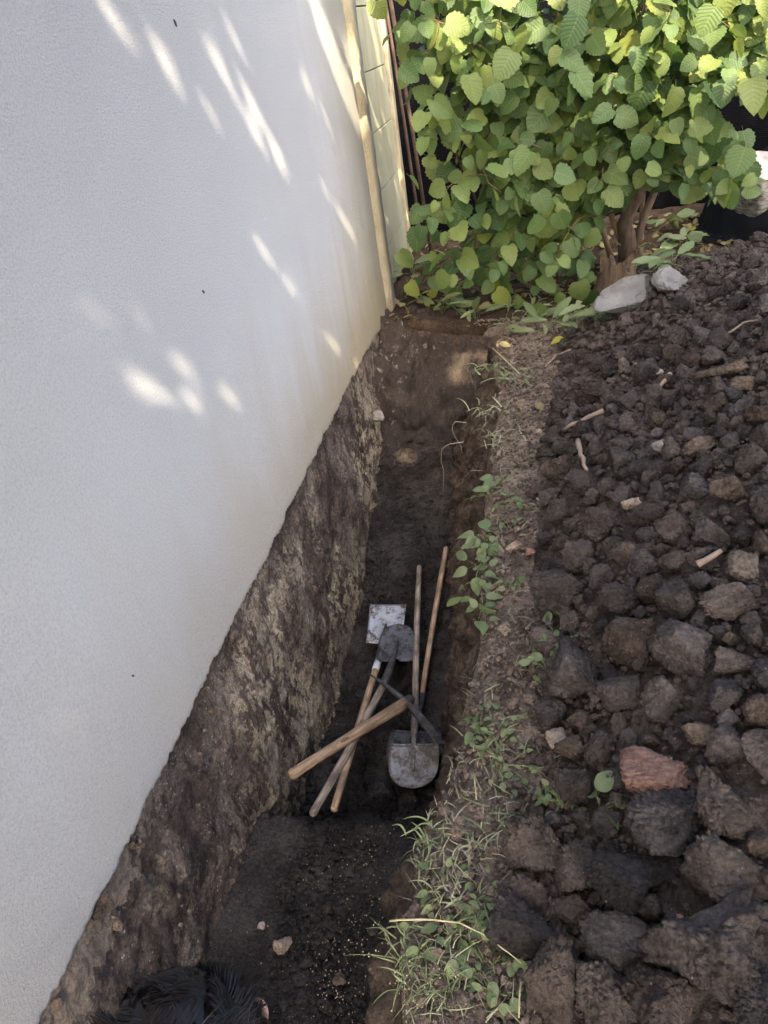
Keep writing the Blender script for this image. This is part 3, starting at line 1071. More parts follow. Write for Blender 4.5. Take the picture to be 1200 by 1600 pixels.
# =================================================================== CLODS OF THE HEAP
# photo centre x, y, width, height in photo pixels, material, label, flatness
NAMED = [
    (1027, 1212, 132, 80, 'red_stone', 'reddish brown oblong stone lying on the dark clods', 'stone', 'stone'),
    (900, 1225, 74, 68, 'clod_brown', 'reddish brown crumbly clod beside the reddish oblong stone', 'clod', 'soil_clod'),
    (828, 1320, 100, 116, 'clod_brown', 'large rounded brown clod beside the flattened grass on the ledge', 'clod', 'soil_clod'),
    (902, 1352, 72, 80, 'clod_dark', 'narrow dark clod wedged against the large rounded brown clod', 'clod', 'soil_clod'),
    (968, 1372, 108, 92, 'clod_black', 'smooth bluish black clod below the broad green leaf', 'clod', 'soil_clod'),
    (1040, 1285, 124, 110, 'clod_dark', 'big ragged dark clod just below the reddish oblong stone', 'clod', 'soil_clod'),
    (1118, 1262, 88, 110, 'clod_dark', 'upright dark clod at the end of the reddish oblong stone', 'clod', 'soil_clod'),
    (1100, 1482, 190, 170, 'clod_dark', 'largest clod of the heap with a small orange brick crumb on it', 'clod', 'soil_clod'),
    (866, 1520, 112, 130, 'clod_brown', 'big pitted brown clod at the foot of the heap near the bottom', 'clod', 'soil_clod'),
    (948, 1552, 104, 104, 'clod_dark', 'dark clod at the bottom between the pitted brown clod and the largest clod', 'clod', 'soil_clod'),
    (965, 1468, 128, 80, 'clod_brown', 'brown clod with reddish crumbs beside the largest clod', 'clod', 'soil_clod'),
    (822, 1455, 108, 84, 'clod_black', 'black lumpy clod at the heap foot beside the long bent stalk', 'clod', 'soil_clod'),
    (1034, 1358, 74, 38, 'clod_black', 'thin black slab of soil tilted on top of other clods', 'clod', 'soil_clod'),
    (1130, 1372, 140, 92, 'clod_brown', 'broad brown clod above the largest clod', 'clod', 'soil_clod'),
    (1050, 1560, 140, 110, 'clod_dark', 'brown clod at the bottom edge speckled with tan mortar', 'clod', 'soil_clod'),
    (1178, 1262, 76, 64, 'clod_dark', 'rounded dark clod level with the reddish stone at the photo edge', 'clod', 'soil_clod'),
    (815, 1396, 84, 66, 'clod_dark', 'dark knobbly clod under the large rounded brown clod', 'clod', 'soil_clod'),
    (868, 1152, 34, 34, 'pale_stone', 'small pinkish pale stone at the heap foot above the ledge weeds', 'stone', 'stone'),
    (1092, 1146, 52, 42, 'clod_tan', 'tan crumbly lump above the reddish oblong stone', 'clod', 'soil_clod'),
    (1186, 1568, 84, 80, 'clod_black', 'black clod in the bottom corner of the heap', 'clod', 'soil_clod'),
    (866, 922, 104, 88, 'clod_dark', 'big dark clod with a smooth pale top halfway along the heap foot', 'clod', 'soil_clod'),
    (871, 735, 68, 56, 'clod_brown', 'brown wedge shaped clod near the short upright stick', 'clod', 'soil_clod'),
    (842, 770, 48, 26, 'clod_brown', 'flat brown clod lying alone on the ledge by a white chip', 'clod', 'soil_clod'),
    (875, 638, 38, 34, 'clod_dark', 'small dark clod beside the yellow fallen leaf', 'clod', 'soil_clod'),
    (1126, 580, 94, 30, 'clod_tan', 'flat tan slab of earth high on the heap', 'clod', 'soil_clod'),
    (1162, 602, 42, 30, 'clod_tan', 'small yellowish tan lump just below the flat tan slab', 'clod', 'soil_clod'),
    (1117, 634, 50, 38, 'clod_brown', 'brown angular clod under the flat tan slab', 'clod', 'soil_clod'),
    (1035, 698, 34, 26, 'grey_stone', 'small light grey stone in the middle of the heap', 'stone', 'stone'),
    (1096, 696, 58, 34, 'clod_tan', 'tan angular slab beside the light grey stone', 'clod', 'soil_clod'),
    (1137, 768, 58, 52, 'clod_tan', 'clod with a yellowish top high on the heap slope', 'clod', 'soil_clod'),
    (1160, 885, 52, 54, 'clod_tan', 'tan upright clod beside the grey stick', 'clod', 'soil_clod'),
    (1008, 808, 58, 44, 'clod_brown', 'brown rounded clod in the middle of the heap slope', 'clod', 'soil_clod'),
    (931, 818, 62, 62, 'clod_dark', 'dark cracked clod above the big pale topped clod', 'clod', 'soil_clod'),
    (967, 938, 76, 64, 'clod_dark', 'dark rounded clod next to the big pale topped clod', 'clod', 'soil_clod'),
    (1018, 922, 60, 48, 'clod_brown', 'brown faced clod below the middle of the heap slope', 'clod', 'soil_clod'),
    (1006, 882, 50, 52, 'clod_dark', 'pointed dark clod in the middle of the heap slope', 'clod', 'soil_clod'),
    (987, 788, 34, 28, 'pale_stone', 'pale flattish stone leaning in the heap slope', 'stone', 'stone'),
    (1104, 872, 70, 48, 'clod_dark', 'wide dark clod left of the tan upright clod', 'clod', 'soil_clod'),
    (1137, 940, 96, 60, 'clod_brown', 'wide brown clod below the grey stick', 'clod', 'soil_clod'),
    (1150, 1035, 66, 44, 'clod_brown', 'reddish brown clod near the photo edge above the tan lump', 'clod', 'soil_clod'),
    (803, 854, 32, 18, 'pale_stone', 'flat tan stone lying on the ledge beside leafy weeds', 'stone', 'stone'),
]
placed = []          # (x, y, radius)
for i, (cx, cy, w, h, mk, lab, cat, nm) in enumerate(NAMED):
    P = on_surface(cx, cy + h * 0.15)
    dist = np.linalg.norm(P - CC)
    rx = w / 2 / F_PX * dist
    ry = h / 2 / F_PX * dist
    P = P + np.array([0, 0, 0.35 * ry])
    me = CH5[i % 7] if w > 60 else CH4[i % 14]
    if mk == 'red_stone':
        me = mesh_np('red_stone', *chunk(6, 906, planes=16, rough=0.75, soft=11))
    o = put_chunk(nm, me, M[mk], P, (rx * 0.98, ry * 0.98, ry * 0.95), (0, 0, 0), lab, cat)
    o.rotation_euler = (rng.uniform(-.4, .4), rng.uniform(-.3, .3), rng.uniform(-.5, .5) + (math.pi if i % 2 else 0))
    if 'largest' in lab:
        BIG = o
    placed.append((P[0], P[1], (rx + ry) * 0.45))

cand = []
rr_ = np.random.default_rng(5)
PL = np.array(placed)


def size_at(y):
    return np.interp(y, [0.2, 1.0, 1.8, 2.6, 3.4, 4.2, 5.2], [0.056, 0.046, 0.035, 0.029, 0.022, 0.016, 0.013])


for level, (mult, tries) in enumerate(((1.75, 900), (1.25, 3600), (0.85, 9000), (0.55, 16000))):
    TX, TY = rr_.uniform(-0.02, 1.75, tries), rr_.uniform(0.15, 5.2, tries)
    TH = heap_h(TX, TY)
    for x, y in zip(TX[TH >= 0], TY[TH >= 0]):
        r = size_at(y) * mult * rr_.uniform(0.8, 1.3)
        if level == 0 and rr_.random() < 0.4:
            continue
        d = np.hypot(PL[:, 0] - x, PL[:, 1] - y)
        if np.any(d < (PL[:, 2] + r) * 0.80):
            continue
        PL = np.vstack([PL, (x, y, r)])
        cand.append((x, y, r))
cand = np.array(cand)
cz = surf_z(cand[:, 0], cand[:, 1])
C3 = np.column_stack([cand[:, 0], cand[:, 1], cz])
u, v, dep = proj(C3)
app = cand[:, 2] / dep * F_PX
seen = (u > -10) & (u < 1210) & (v > 330) & (v < 1620)
order = np.argsort(-np.where(seen, app, 0))
IND = order[:258]
REST = order[258:]
for k, i in enumerate(IND):
    x, y, r = cand[i]
    mk = rr_.choice(['clod_dark', 'clod_dark', 'clod_dark', 'clod_brown', 'clod_brown', 'clod_black', 'clod_tan'], p=[.22, .22, .20, .17, .13, .05, .01])
    a = rr_.uniform(0.75, 1.2, 3)
    put_chunk('soil_clod', CH4[int(rr_.integers(0, 14))], M[mk], (x, y, cz[i] + r * 0.30), (r * a[0] * 1.08, r * a[1] * 1.08, r * a[2] * 0.95),
              rr_.uniform(-math.pi, math.pi, 3), 'ordinary dark soil clod lying loose among many others on the spoil heap', 'clod', 'loose clods on the spoil heap')
rP = np.column_stack([cand[REST, 0], cand[REST, 1], cz[REST] + cand[REST, 2] * 0.15 - 0.008])
tag(joined('small_clods', CH3, rP[cand[REST, 2] > 0.036], cand[REST, 2][cand[REST, 2] > 0.036], M['crumb'], rr_), 'mass of smaller soil lumps covering the spoil heap', kind='stuff')
tag(joined('clod_rubble', CH2, rP[cand[REST, 2] <= 0.036], cand[REST, 2][cand[REST, 2] <= 0.036], M['crumb'], rr_), 'mass of fine soil lumps filling the spoil heap', kind='stuff')

# crumbs between the clods
nC = 16000
x = rr_.uniform(-0.05, 1.7, nC)
y = rr_.uniform(0.2, 5.3, nC)
hh = heap_h(x, y)
keep = hh > -0.03
x, y = x[keep], y[keep]
s = np.clip(size_at(y) * rr_.uniform(0.10, 0.36, len(x)), 0.0035, 0.02)
tag(joined('soil_crumbs', CH1, np.column_stack([x, y, surf_z(x, y) + s * 0.4 - 0.004]), s, M['crumb'], rr_), 'fine soil crumbs between the clods of the heap', kind='stuff')

# crumbs on the ledge
nL = 8000
y = rr_.uniform(0.1, 4.6, nL)
x = lip_x(y) + rr_.uniform(0.01, 0.45, nL)
s = rr_.uniform(0.003, 0.011, nL) * np.where(rr_.random(nL) < 0.06, 2.0, 1.0)
z = 0.004 - 0.05 * np.exp(-(x - lip_x(y)) / 0.035)
tag(joined('ledge_crumbs', CH1, np.column_stack([x, y, z]), s, M['ledge_crumb'], rr_), 'pale fine soil grains strewn on the ledge', kind='stuff')

# =================================================================== TRENCH RUBBLE
def pit_z(x, y):
    return floor_z(y)


rr_ = np.random.default_rng(9)
pp = [(600, 1245, 46), (545, 1030, 17), (530, 1100, 18), (690, 1000, 20), (676, 980, 18), (560, 1190, 20), (640, 1240, 22), (665, 1230, 20), (700, 960, 16), (585, 1210, 24), (575, 1150, 18), (545, 1140, 18)]
done = []
for k, (cx, cy, w) in enumerate(pp):
    P = onz(cx, cy, -0.97)
    dist = np.linalg.norm(P - CC)
    r = w / F_PX * dist
    done.append((P[0], P[1], r))
    put_chunk('pit_clod', CH4[k % 14], M['clod_black'], (P[0], P[1], floor_z(P[1]) + r * 0.15), (r, r * 0.9, r * 0.65), rr_.uniform(-3, 3, 3),
              'largest black clod in the pit beside the two shovel blades' if k == 0 else 'black damp clod on the pit floor among the tools', 'clod', 'damp clods around the tools' if k else None)
n_in = 0
for _ in range(1500):
    x = rr_.uniform(-1.02, -0.50)
    y = rr_.uniform(1.62, 2.95)
    r = rr_.uniform(0.018, 0.045)
    D = np.array(done)
    if np.any(np.hypot(D[:, 0] - x, D[:, 1] - y) < (D[:, 2] + r) * 0.75):
        continue
    done.append((x, y, r))
    if n_in < 70:
        n_in += 1
        a = rr_.uniform(0.75, 1.2, 3)
        put_chunk('pit_clod', CH4[int(rr_.integers(0, 14))], M['clod_black'], (x, y, floor_z(y) + r * 0.2), (r * a[0], r * a[1], r * a[2] * 0.8), rr_.uniform(-3, 3, 3),
                  'black damp clod on the pit floor among the tools', 'clod', 'damp clods around the tools')
nT = 900
y = rr_.uniform(0.4, 3.6, nT)
x = WALL_X + 0.03 + np.abs(rr_.normal(0, 0.07, nT))
s = rr_.uniform(0.006, 0.020, nT)
tag(joined('foundation_talus', CH2, np.column_stack([x, y, floor_z(y) + 0.035 * np.exp(-(x - WALL_X) / 0.08) + 0.008]), s, M['floor'], rr_), 'loose crumbs fallen along the foot of the foundation', kind='stuff')
nT = 260
y = rr_.normal(1.50, 0.035, nT)
x = rr_.uniform(-1.05, -0.5, nT)
s = rr_.uniform(0.008, 0.026, nT)
tag(joined('lip_rubble', CH2, np.column_stack([x, y, floor_z(y) + 0.006]), s, M['floor'], rr_), 'crumbled soil along the step down into the pit', kind='stuff')
# crumbs on the floor
nF = 6000
x = rr_.uniform(-1.05, -0.48, nF)
y = np.concatenate([rr_.uniform(0.4, 1.5, nF // 2), rr_.uniform(1.6, 4.1, nF - nF // 2)])
s = rr_.uniform(0.004, 0.013, nF) * np.where(rr_.random(nF) < 0.05, 2.2, 1)
tag(joined('floor_crumbs', CH1, np.column_stack([x, y, floor_z(y) + 0.012]), s, M['floor'], rr_), 'dark crumbs strewn over the trench floor', kind='stuff')
nG = 420
x = np.clip(rr_.normal(-0.62, 0.10, nG), -1.0, -0.5)
y = np.clip(np.where(rr_.random(nG) < 0.6, rr_.normal(0.95, 0.10, nG), rr_.normal(1.3, 0.16, nG)), 0.6, 1.5)
s = rr_.uniform(0.0012, 0.0032, nG)
tag(joined('pale_grains', CH1, np.column_stack([x, y, floor_z(y) + 0.018 + 0 * x]), s, M['pale_stone'], rr_), 'pale mortar grains scattered on the near trench floor', kind='stuff')
for (cx, cy, w, lab, mk) in ((442, 1477, 14, 'round pale pebble on the near trench floor', 'pale_stone'),
                             (408, 1447, 6, 'tiny whitish pebble above the round pale pebble on the trench floor', 'pale_stone'),
                             (512, 1419, 10, 'small dark grey pebble on the near trench floor', 'clod_dark'),
                             (582, 1455, 8, 'small grey pebble near the bank on the trench floor', 'clod_brown'),
                             (530, 1530, 11, 'dull tan lump low on the near trench floor', 'clod_tan')):
    P = onz(cx, cy, -0.66)
    r = w / F_PX * np.linalg.norm(P - CC)
    put_chunk('pebble', CH4[w % 14], M[mk], P, (r, r * 0.9, r * 0.75), (0.3, 0.2, 0.5), lab, 'pebble')
P = onx(170, 1412, WALL_X + 0.02)
put_chunk('stone', CH4[3], M['clod_brown'], P - np.array([0.02, 0, 0.01]), (0.03, 0.036, 0.03), (0.4, 0.2, 0.1), 'brown knob of stone sticking out under the plaster edge', 'stone')
P = onx(592, 652, WALL_X + 0.06)
put_chunk('stone', CH4[5], M['grey_stone'], P, (0.05, 0.06, 0.05), (0.4, 0.2, 0.1), 'grey stone at the far bottom corner of the foundation', 'stone')
for (cx, cy, w, mk, lab, nm, cat) in (
        (842, 783, 7, 'grey_stone', 'white chip lying on the ledge beside a flat brown clod', 'stone_chip', 'stone'),
        (828, 866, 9, 'orange_stone', 'orange brick chip on the ledge at the heap foot', 'brick_chip', 'brick'),
        (1062, 1440, 8, 'orange_stone', 'orange brick crumb sitting on the largest clod', 'brick_chip', 'brick'),
        (995, 1583, 12, 'clod_tan', 'yellowish mortar lump at the bottom of the heap', 'mortar_lump', 'stone'),
        (842, 678, 8, 'pale_stone', 'pale rounded pebble near the long stick', 'pebble', 'pebble'),
        (846, 684, 6, 'clod_tan', 'yellowish pebble touching the pale rounded pebble', 'pebble', 'pebble'),
        (996, 576, 9, 'pale_stone', 'small tan stone flake high on the heap', 'stone_chip', 'stone'),
        (1031, 586, 8, 'pale_stone', 'upright tan chip beside the tan stone flake', 'stone_chip', 'stone'),
        (970, 560, 12, 'clod_brown', 'brown lump on the far slope of the heap', 'soil_clod', 'clod')):
    P = on_surface(cx, cy)
    r = w / F_PX * np.linalg.norm(P - CC)
    up = 0.02
    if 'largest' in lab:
        bpy.context.view_layer.update()
        iv = BIG.matrix_world.inverted()
        for ox in range(0, 90, 6):
            o0 = iv @ Vector(CC)
            dr = (iv.to_3x3() @ Vector(ray(cx + ox, cy + ox * 0.5))).normalized()
            ok_, hit, nr, _ = BIG.ray_cast(o0, dr)
            if ok_:
                P = np.array(BIG.matrix_world @ hit)
                up = 0.004
                break
    put_chunk(nm, CH4[w % 14], M[mk], P + np.array([0, 0, up * 0.6]), (r, r * 0.75, r * 0.6), (0.2, 0.3, w * 1.0), lab, cat)


# small dark things clinging to the plaster
for (cx, cy, ln, w, lab) in ((274, 36, 0.026, 0.0045, 'thin dark insect high on the white wall'),
                             (318, 456, 0.017, 0.005, 'small dark fly in the middle of the white wall'),
                             (208, 1056, 0.010, 0.006, 'tiny dark hole plug low on the white wall')):
    P = onx(cx, cy, WALL_X + 0.003)
    put_chunk('insect' if 'hole' not in lab else 'plug', CH4[2], M['iron'], P, (0.004, w * 0.5, ln * 0.5), (0.35, 0, 0), lab, 'insect' if 'hole' not in lab else 'plug')

# =================================================================== TOOLS
def frame(o, origin, axis, up):
    """local +Y along axis, +Z near up"""
    y = Vector(axis).normalized()
    x = y.cross(Vector(up)).normalized()
    z = x.cross(y)
    o.matrix_world = Matrix(((x.x, y.x, z.x, origin[0]), (x.y, y.y, z.y, origin[1]), (x.z, y.z, z.z, origin[2]), (0, 0, 0, 1)))


def blade_mesh(w, L, kind, dish=0.011):
    m, n = 19, 17
    P = np.zeros((m, n, 3))
    for i in range(m):
        t = i / (m - 1)
        if kind == 'round':
            hw = w / 2 * (1.0 if t < 0.5 else math.sqrt(max(0.0, 1 - ((t - 0.5) / 0.5) ** 2)) * 0.97 + 0.03 * (1 - t))
            hw *= 0.98 + 0.02 * min(1, t / 0.3)
        else:
            hw = w / 2 * (1.0 - 0.07 * (1 - t))
        for j in range(n):
            uu = -1 + 2 * j / (n - 1)
            side = uu * uu
            z = dish * (side - 0.35) * (1 - 0.55 * t) + 0.05 * (t ** 2) * L
            if kind == 'square':
                z = 0.6 * dish * (abs(uu) ** 5) * (1 - 0.3 * t) + 0.03 * t * t * L
            # raised rib where the socket runs into the blade
            z += 0.016 * math.exp(-(uu / 0.17) ** 2) * max(0, 1 - t / 0.5) ** 1.2
            P[i, j] = (uu * hw, t * L, z)
    me = mesh_np('blade', P.reshape(-1, 3), grid_faces(m, n))
    return me


def shovel(name, label, joint, tip, butt, up, w, L, kind, blade_m, handle_m, hr=0.0155, face=1, ferrule=None, socket_m='iron', cant=0.0):
    """joint: where blade meets socket; tip: tip of the blade; butt: free end of the handle"""
    joint, tip, butt = map(lambda a: np.asarray(a, float), (joint, tip, butt))
    e = empty(name, joint, label, 'shovel')
    bl = link('blade', blade_mesh(w, L, kind), M[blade_m])
    sm = bl.modifiers.new('thick', 'SOLIDIFY')
    sm.thickness = 0.003
    frame(bl, joint, tip - joint, up)
    child(bl, e)
    ax = unit(butt - joint)
    # step folded along the shoulder of the blade
    mb = MB()
    for sg in (-1, 1):
        xs = np.linspace(0.012, w / 2 * 0.93, 7)
        mb.tube([(sg * a, -0.003, 0.011 * ((a / (w / 2)) ** 2 - 0.35) + 0.002 + 0.016 * math.exp(-(a / (w / 2) / 0.17) ** 2)) for a in xs], 0.0045, 6)
    st = mb.obj('step', M[blade_m])
    st.parent = bl
    # socket
    upv = Vector(up)
    mb = MB()
    pts, rad = [], []
    Ls = 0.20
    for k in range(9):
        t = k / 8
        p = Vector(joint) + Vector(unit(tip - joint)) * 0.11 * (1 - t) * (1 - t) + Vector(ax) * (Ls * t) + upv * 0.012 * math.sin(math.pi * min(1, t * 1.2)) * 0.6 + upv * 0.006
        pts.append(p)
        rad.append(0.006 + (hr * 1.16 - 0.006) * min(1, t * 1.6))
    mb.tube(pts, rad, 12)
    so = mb.obj('socket', M[socket_m])
    child(so, e)
    # handle
    p0 = np.array(pts[-1]) - ax * 0.05
    ln = np.linalg.norm(butt - p0)
    mb = MB()
    K = 22
    bend = np.random.default_rng(len(label)).normal(size=3) * 0.004
    hp = []
    hrad = []
    for k in range(K):
        t = k / (K - 1)
        hp.append((math.sin(t * 3.1) * bend[0], t * ln, math.sin(t * 2.7) * bend[1]))
        hrad.append(hr * (0.94 + 0.10 * math.sin(t * 2.6 + bend[2] * 300)))
    hp.append((0, ln + 0.006, 0))
    hrad.append(hr * 0.7)
    mb.tube(hp, hrad, 14)
    ha = mb.obj('handle', M[handle_m])
    frame(ha, p0, butt - p0, up)
    child(ha, e)
    if ferrule:
        mb = MB()
        mb.tube([np.array(pts[-1]) - ax * 0.06, np.array(pts[-1]) + ax * 0.06], [hr * 1.2, hr * 1.13], 14)
        child(mb.obj('ferrule', M['ferrule']), e)
    return e


UPV = (0.1, -0.45, 0.9)
# square spade, lowest
shovel('square_shovel', 'flat square bladed steel shovel with white ferrule leaning at the pit wall', onz(600, 1004, -0.93), onz(608, 938, -0.88), onz(522, 1264, -0.66),
       (0.05, -0.55, 0.85), 0.195, 0.235, 'square', 'steel_bright', 'wood_a', 0.0150, ferrule=True)
# round shovel with its tip pointing away, lies over the square one
shovel('round_shovel', 'dark round bladed shovel lying partly over the square shovel', onz(620, 1032, -0.86), onz(623, 974, -0.83), onz(489, 1270, -0.62),
       (0.1, -0.5, 0.87), 0.185, 0.215, 'round', 'steel_dark', 'wood_b', 0.0160, socket_m='iron')
# lower of the two shovels pointing towards the camera
shovel('round_shovel', 'round bladed shovel underneath another, handle reaching farthest along the pit', onz(650, 1145, -0.955), onz(640, 1212, -0.985), onz(697, 857, -0.82),
       (0.0, -0.3, 0.95), 0.235, 0.215, 'round', 'steel_dark', 'wood_a', 0.0140, socket_m='steel_dark')
shovel('round_shovel', 'mud caked round shovel on top, grey handle pointing away from the camera', onz(648, 1165, -0.885), onz(645, 1228, -0.925), onz(655, 886, -0.82),
       (0.0, -0.35, 0.94), 0.212, 0.190, 'round', 'steel_mud', 'wood_b', 0.0150, socket_m='steel_mud')

# pickaxe
eye = onz(636, 1102, -0.80)
pe = empty('pickaxe', eye, 'iron pickaxe with thick short wooden handle lying across the shovels', 'pickaxe')
pt = onz(575, 1052, -0.80)
bl_ = onz(690, 1163, -0.78)
ctr = Vector(eye) + Vector((0, -0.0, 0.02))
dA = (Vector(pt) - ctr)
dB = (Vector(bl_) - ctr)
mb = MB()
hup = Vector((0.0, -0.3, 0.95))
pts, rads = [], []
for k in range(9):
    t = k / 8
    p = ctr + dA * t - hup * 0.0 + hup * 0.018 * math.sin(t * math.pi)
    pts.append(p)
    rads.append(0.0125 * (1 - t) + 0.003)
mb.tube(pts, rads, 8)
child(mb.obj('point', M['iron']), pe)
# adze arm: flattens and widens towards its edge
V, F = [], []
dBn = dB.normalized()
sd = dBn.cross(hup).normalized()
nrm = sd.cross(dBn)
for k in range(8):
    t = k / 7
    c = ctr + dB * t + hup * 0.014 * math.sin(t * math.pi)
    wd = 0.010 + 0.014 * t
    th = 0.012 * (1 - t) + 0.0018
    tw = 0.9 * t
    a = sd * math.cos(tw) + nrm * math.sin(tw)
    b = nrm * math.cos(tw) - sd * math.sin(tw)
    V += [c + a * wd + b * th, c - a * wd + b * th, c - a * wd - b * th, c + a * wd - b * th]
for k in range(7):
    for j in range(4):
        F.append((k * 4 + j, k * 4 + (j + 1) % 4, (k + 1) * 4 + (j + 1) % 4, (k + 1) * 4 + j))
F.append((0, 3, 2, 1))
F.append((28, 29, 30, 31))
mb = MB()
mb.add(V, F)
child(mb.obj('adze_blade', M['iron'], smooth=False, bevel=0.002), pe)
hb = onz(455, 1211, -0.60)
hd = Vector(unit(hb - np.array(ctr)))
mb = MB()
mb.tube([ctr - hd * 0.04, ctr - hd * 0.025, ctr + hd * 0.025, ctr + hd * 0.04], [0.015, 0.024, 0.024, 0.018], 12)
child(mb.obj('eye', M['iron']), pe)
ln = (Vector(hb) - ctr).length
mb = MB()
K = 16
mb.tube([(0.0, 0.012 + (ln - 0.012) * k / (K - 1), 0.004 * math.sin(k / K * 3)) for k in range(K)] + [(0, ln + 0.006, 0)],
        [0.0265 - 0.006 * math.sin(min(1, k / (K - 1) * 1.1) * math.pi * 0.6) for k in range(K)] + [0.014], 14)
ha = mb.obj('handle', M['wood_c'])
frame(ha, ctr, hd, hup)
child(ha, pe)


# =================================================================== LEAVES
def leaf_np(kind='hazel', seed=0):
    """leaf in local coordinates: base at origin, tip along +Y, face +Z, length 1"""
    r_ = np.random.default_rng(seed)
    m, n = (13, 5)
    P = np.zeros((m, n, 3))
    U = np.zeros((m, n, 2))
    curl = r_.uniform(0.02, 0.42)
    fold = r_.uniform(-0.05, 0.38)
    tw = r_.uniform(-0.4, 0.4)
    asp = r_.uniform(0.88, 1.12)
    asy = r_.uniform(-0.12, 0.12)
    ph = r_.uniform(0, 6)
    for i in range(m):
        t = i / (m - 1)
        if kind == 'hazel':
            hw = 0.47 * (math.sin(math.pi * min(1, t * 0.95 + 0.05) ** 0.72)) ** 0.62
            if t > 0.82:
                hw *= 1 - 0.32 * ((t - 0.82) / 0.18) ** 1.3
            hw *= 1 + (0.075 if i % 2 else -0.06)
        elif kind == 'ovate':
            hw = 0.30 * math.sin(math.pi * (t ** 0.75)) ** 0.8 + 0.004
        else:      # lance
            hw = 0.12 * math.sin(math.pi * (t * 0.93 + 0.05)) ** 0.7 + 0.003
        if t >= 1:
            hw = 0.004
        for j in range(n):
            uu = -1 + 2 * j / (n - 1)
            au = abs(uu)
            x = uu * hw * asp * (1 + asy * uu) + 0.05 * asy * math.sin(t * 3) * 4
            y = t - 0.06 * au * (1 - t) * (1 if kind == 'hazel' else 0)
            z = fold * au * hw - curl * t * t + 0.018 * math.sin((t - 0.5 * au * hw) * 8 * 2 * math.pi / 1.0 * 0.5 + ph) * au + 0.05 * math.sin(3 * t + ph) * uu * hw * 2
            z += tw * uu * hw * t
            P[i, j] = (x, y, z)
            U[i, j] = (uu / 2 + 0.5, t)
    V = P.reshape(-1, 3)
    F = grid_faces(m, n, True)
    UV = U.reshape(-1, 2)
    # petiole: a thin three-sided stalk
    b = len(V)
    st = []
    for k, yv in enumerate((0.02, -0.12, -0.26)):
        for a in range(3):
            th = a * 2.094
            st.append((0.008 * math.cos(th), yv, 0.008 * math.sin(th) - 0.010 - 0.03 * k * k * 0.25))
    V = np.vstack([V, st])
    UV = np.vstack([UV, np.full((9, 2), 0.5)])
    pf = []
    for k in range(2):
        for a in range(3):
            pf.append((b + k * 3 + a, b + k * 3 + (a + 1) % 3, b + (k + 1) * 3 + (a + 1) % 3, b + (k + 1) * 3 + a))
    F = np.vstack([F, np.array(pf)])
    return V, F, UV


def set_uv(me, F, UV):
    uvl = me.uv_layers.new(name='UVMap')
    uvl.data.foreach_set('uv', np.ascontiguousarray(UV[F.ravel()], dtype=np.float32).ravel())


def leaf_mesh(kind, seed, mat):
    V, F, UV = leaf_np(kind, seed)
    me = mesh_np('leaf', V, F)
    set_uv(me, F, UV)
    me.materials.append(mat)
    return me


def leaf_frame(pos, tip, nrm, size):
    y = unit(tip)
    z = np.asarray(nrm, float)
    z = unit(z - y * np.dot(z, y))
    x = np.cross(y, z)
    return np.column_stack([x, y, z]) * size


def joined_leaves(name, shapes, frames, poss, mat, rnds):
    Vs, Fs, UVs, Rs = [], [], [], []
    base = 0
    for k, (A, p, rv) in enumerate(zip(frames, poss, rnds)):
        V, F, UV = shapes[k % len(shapes)]
        Vs.append(V @ A.T + p)
        Fs.append(F + base)
        UVs.append(UV)
        Rs.append(np.full(len(V), rv))
        base += len(V)
    F = np.concatenate(Fs)
    me = mesh_np(name, np.concatenate(Vs), F)
    set_uv(me, F, np.concatenate(UVs))
    at = me.attributes.new('rnd', 'FLOAT', 'POINT')
    at.data.foreach_set('value', np.concatenate(Rs).astype(np.float32))
    return link(name, me, mat)


HZ_ME = [leaf_mesh('hazel', 20 + i, M['hazel']) for i in range(14)]
HZ_NP = [leaf_np('hazel', 20 + i) for i in range(14)]
WD_ME = [leaf_mesh('ovate', 40 + i, M['weed']) for i in range(5)]
LN_ME = [leaf_mesh('lance', 60 + i, M['weed']) for i in range(4)]
DL_ME = [leaf_mesh('ovate', 80 + i, M['dry_leaf']) for i in range(3)]

# =================================================================== HAZEL BUSH
SHRUB = np.array([(560, -260), (575, 60), (600, 130), (632, 200), (648, 300), (628, 400), (618, 455), (690, 470), (745, 455), (790, 480), (845, 500),
                  (885, 500), (930, 460), (925, 400), (945, 340), (1010, 290), (1060, 300), (1130, 320), (1178, 300), (1180, 230), (1130, 200), (1095, 165),
                  (1130, 140), (1215, 190), (1300, 150), (1300, -260)], float)


def in_poly(px, py, poly):
    c = np.zeros(np.shape(px), bool)
    j = len(poly) - 1
    for i in range(len(poly)):
        xi, yi = poly[i]
        xj, yj = poly[j]
        m = ((yi > py) != (yj > py)) & (px < (xj - xi) * (py - yi) / (yj - yi + 1e-9) + xi)
        c ^= m
        j = i
    return c


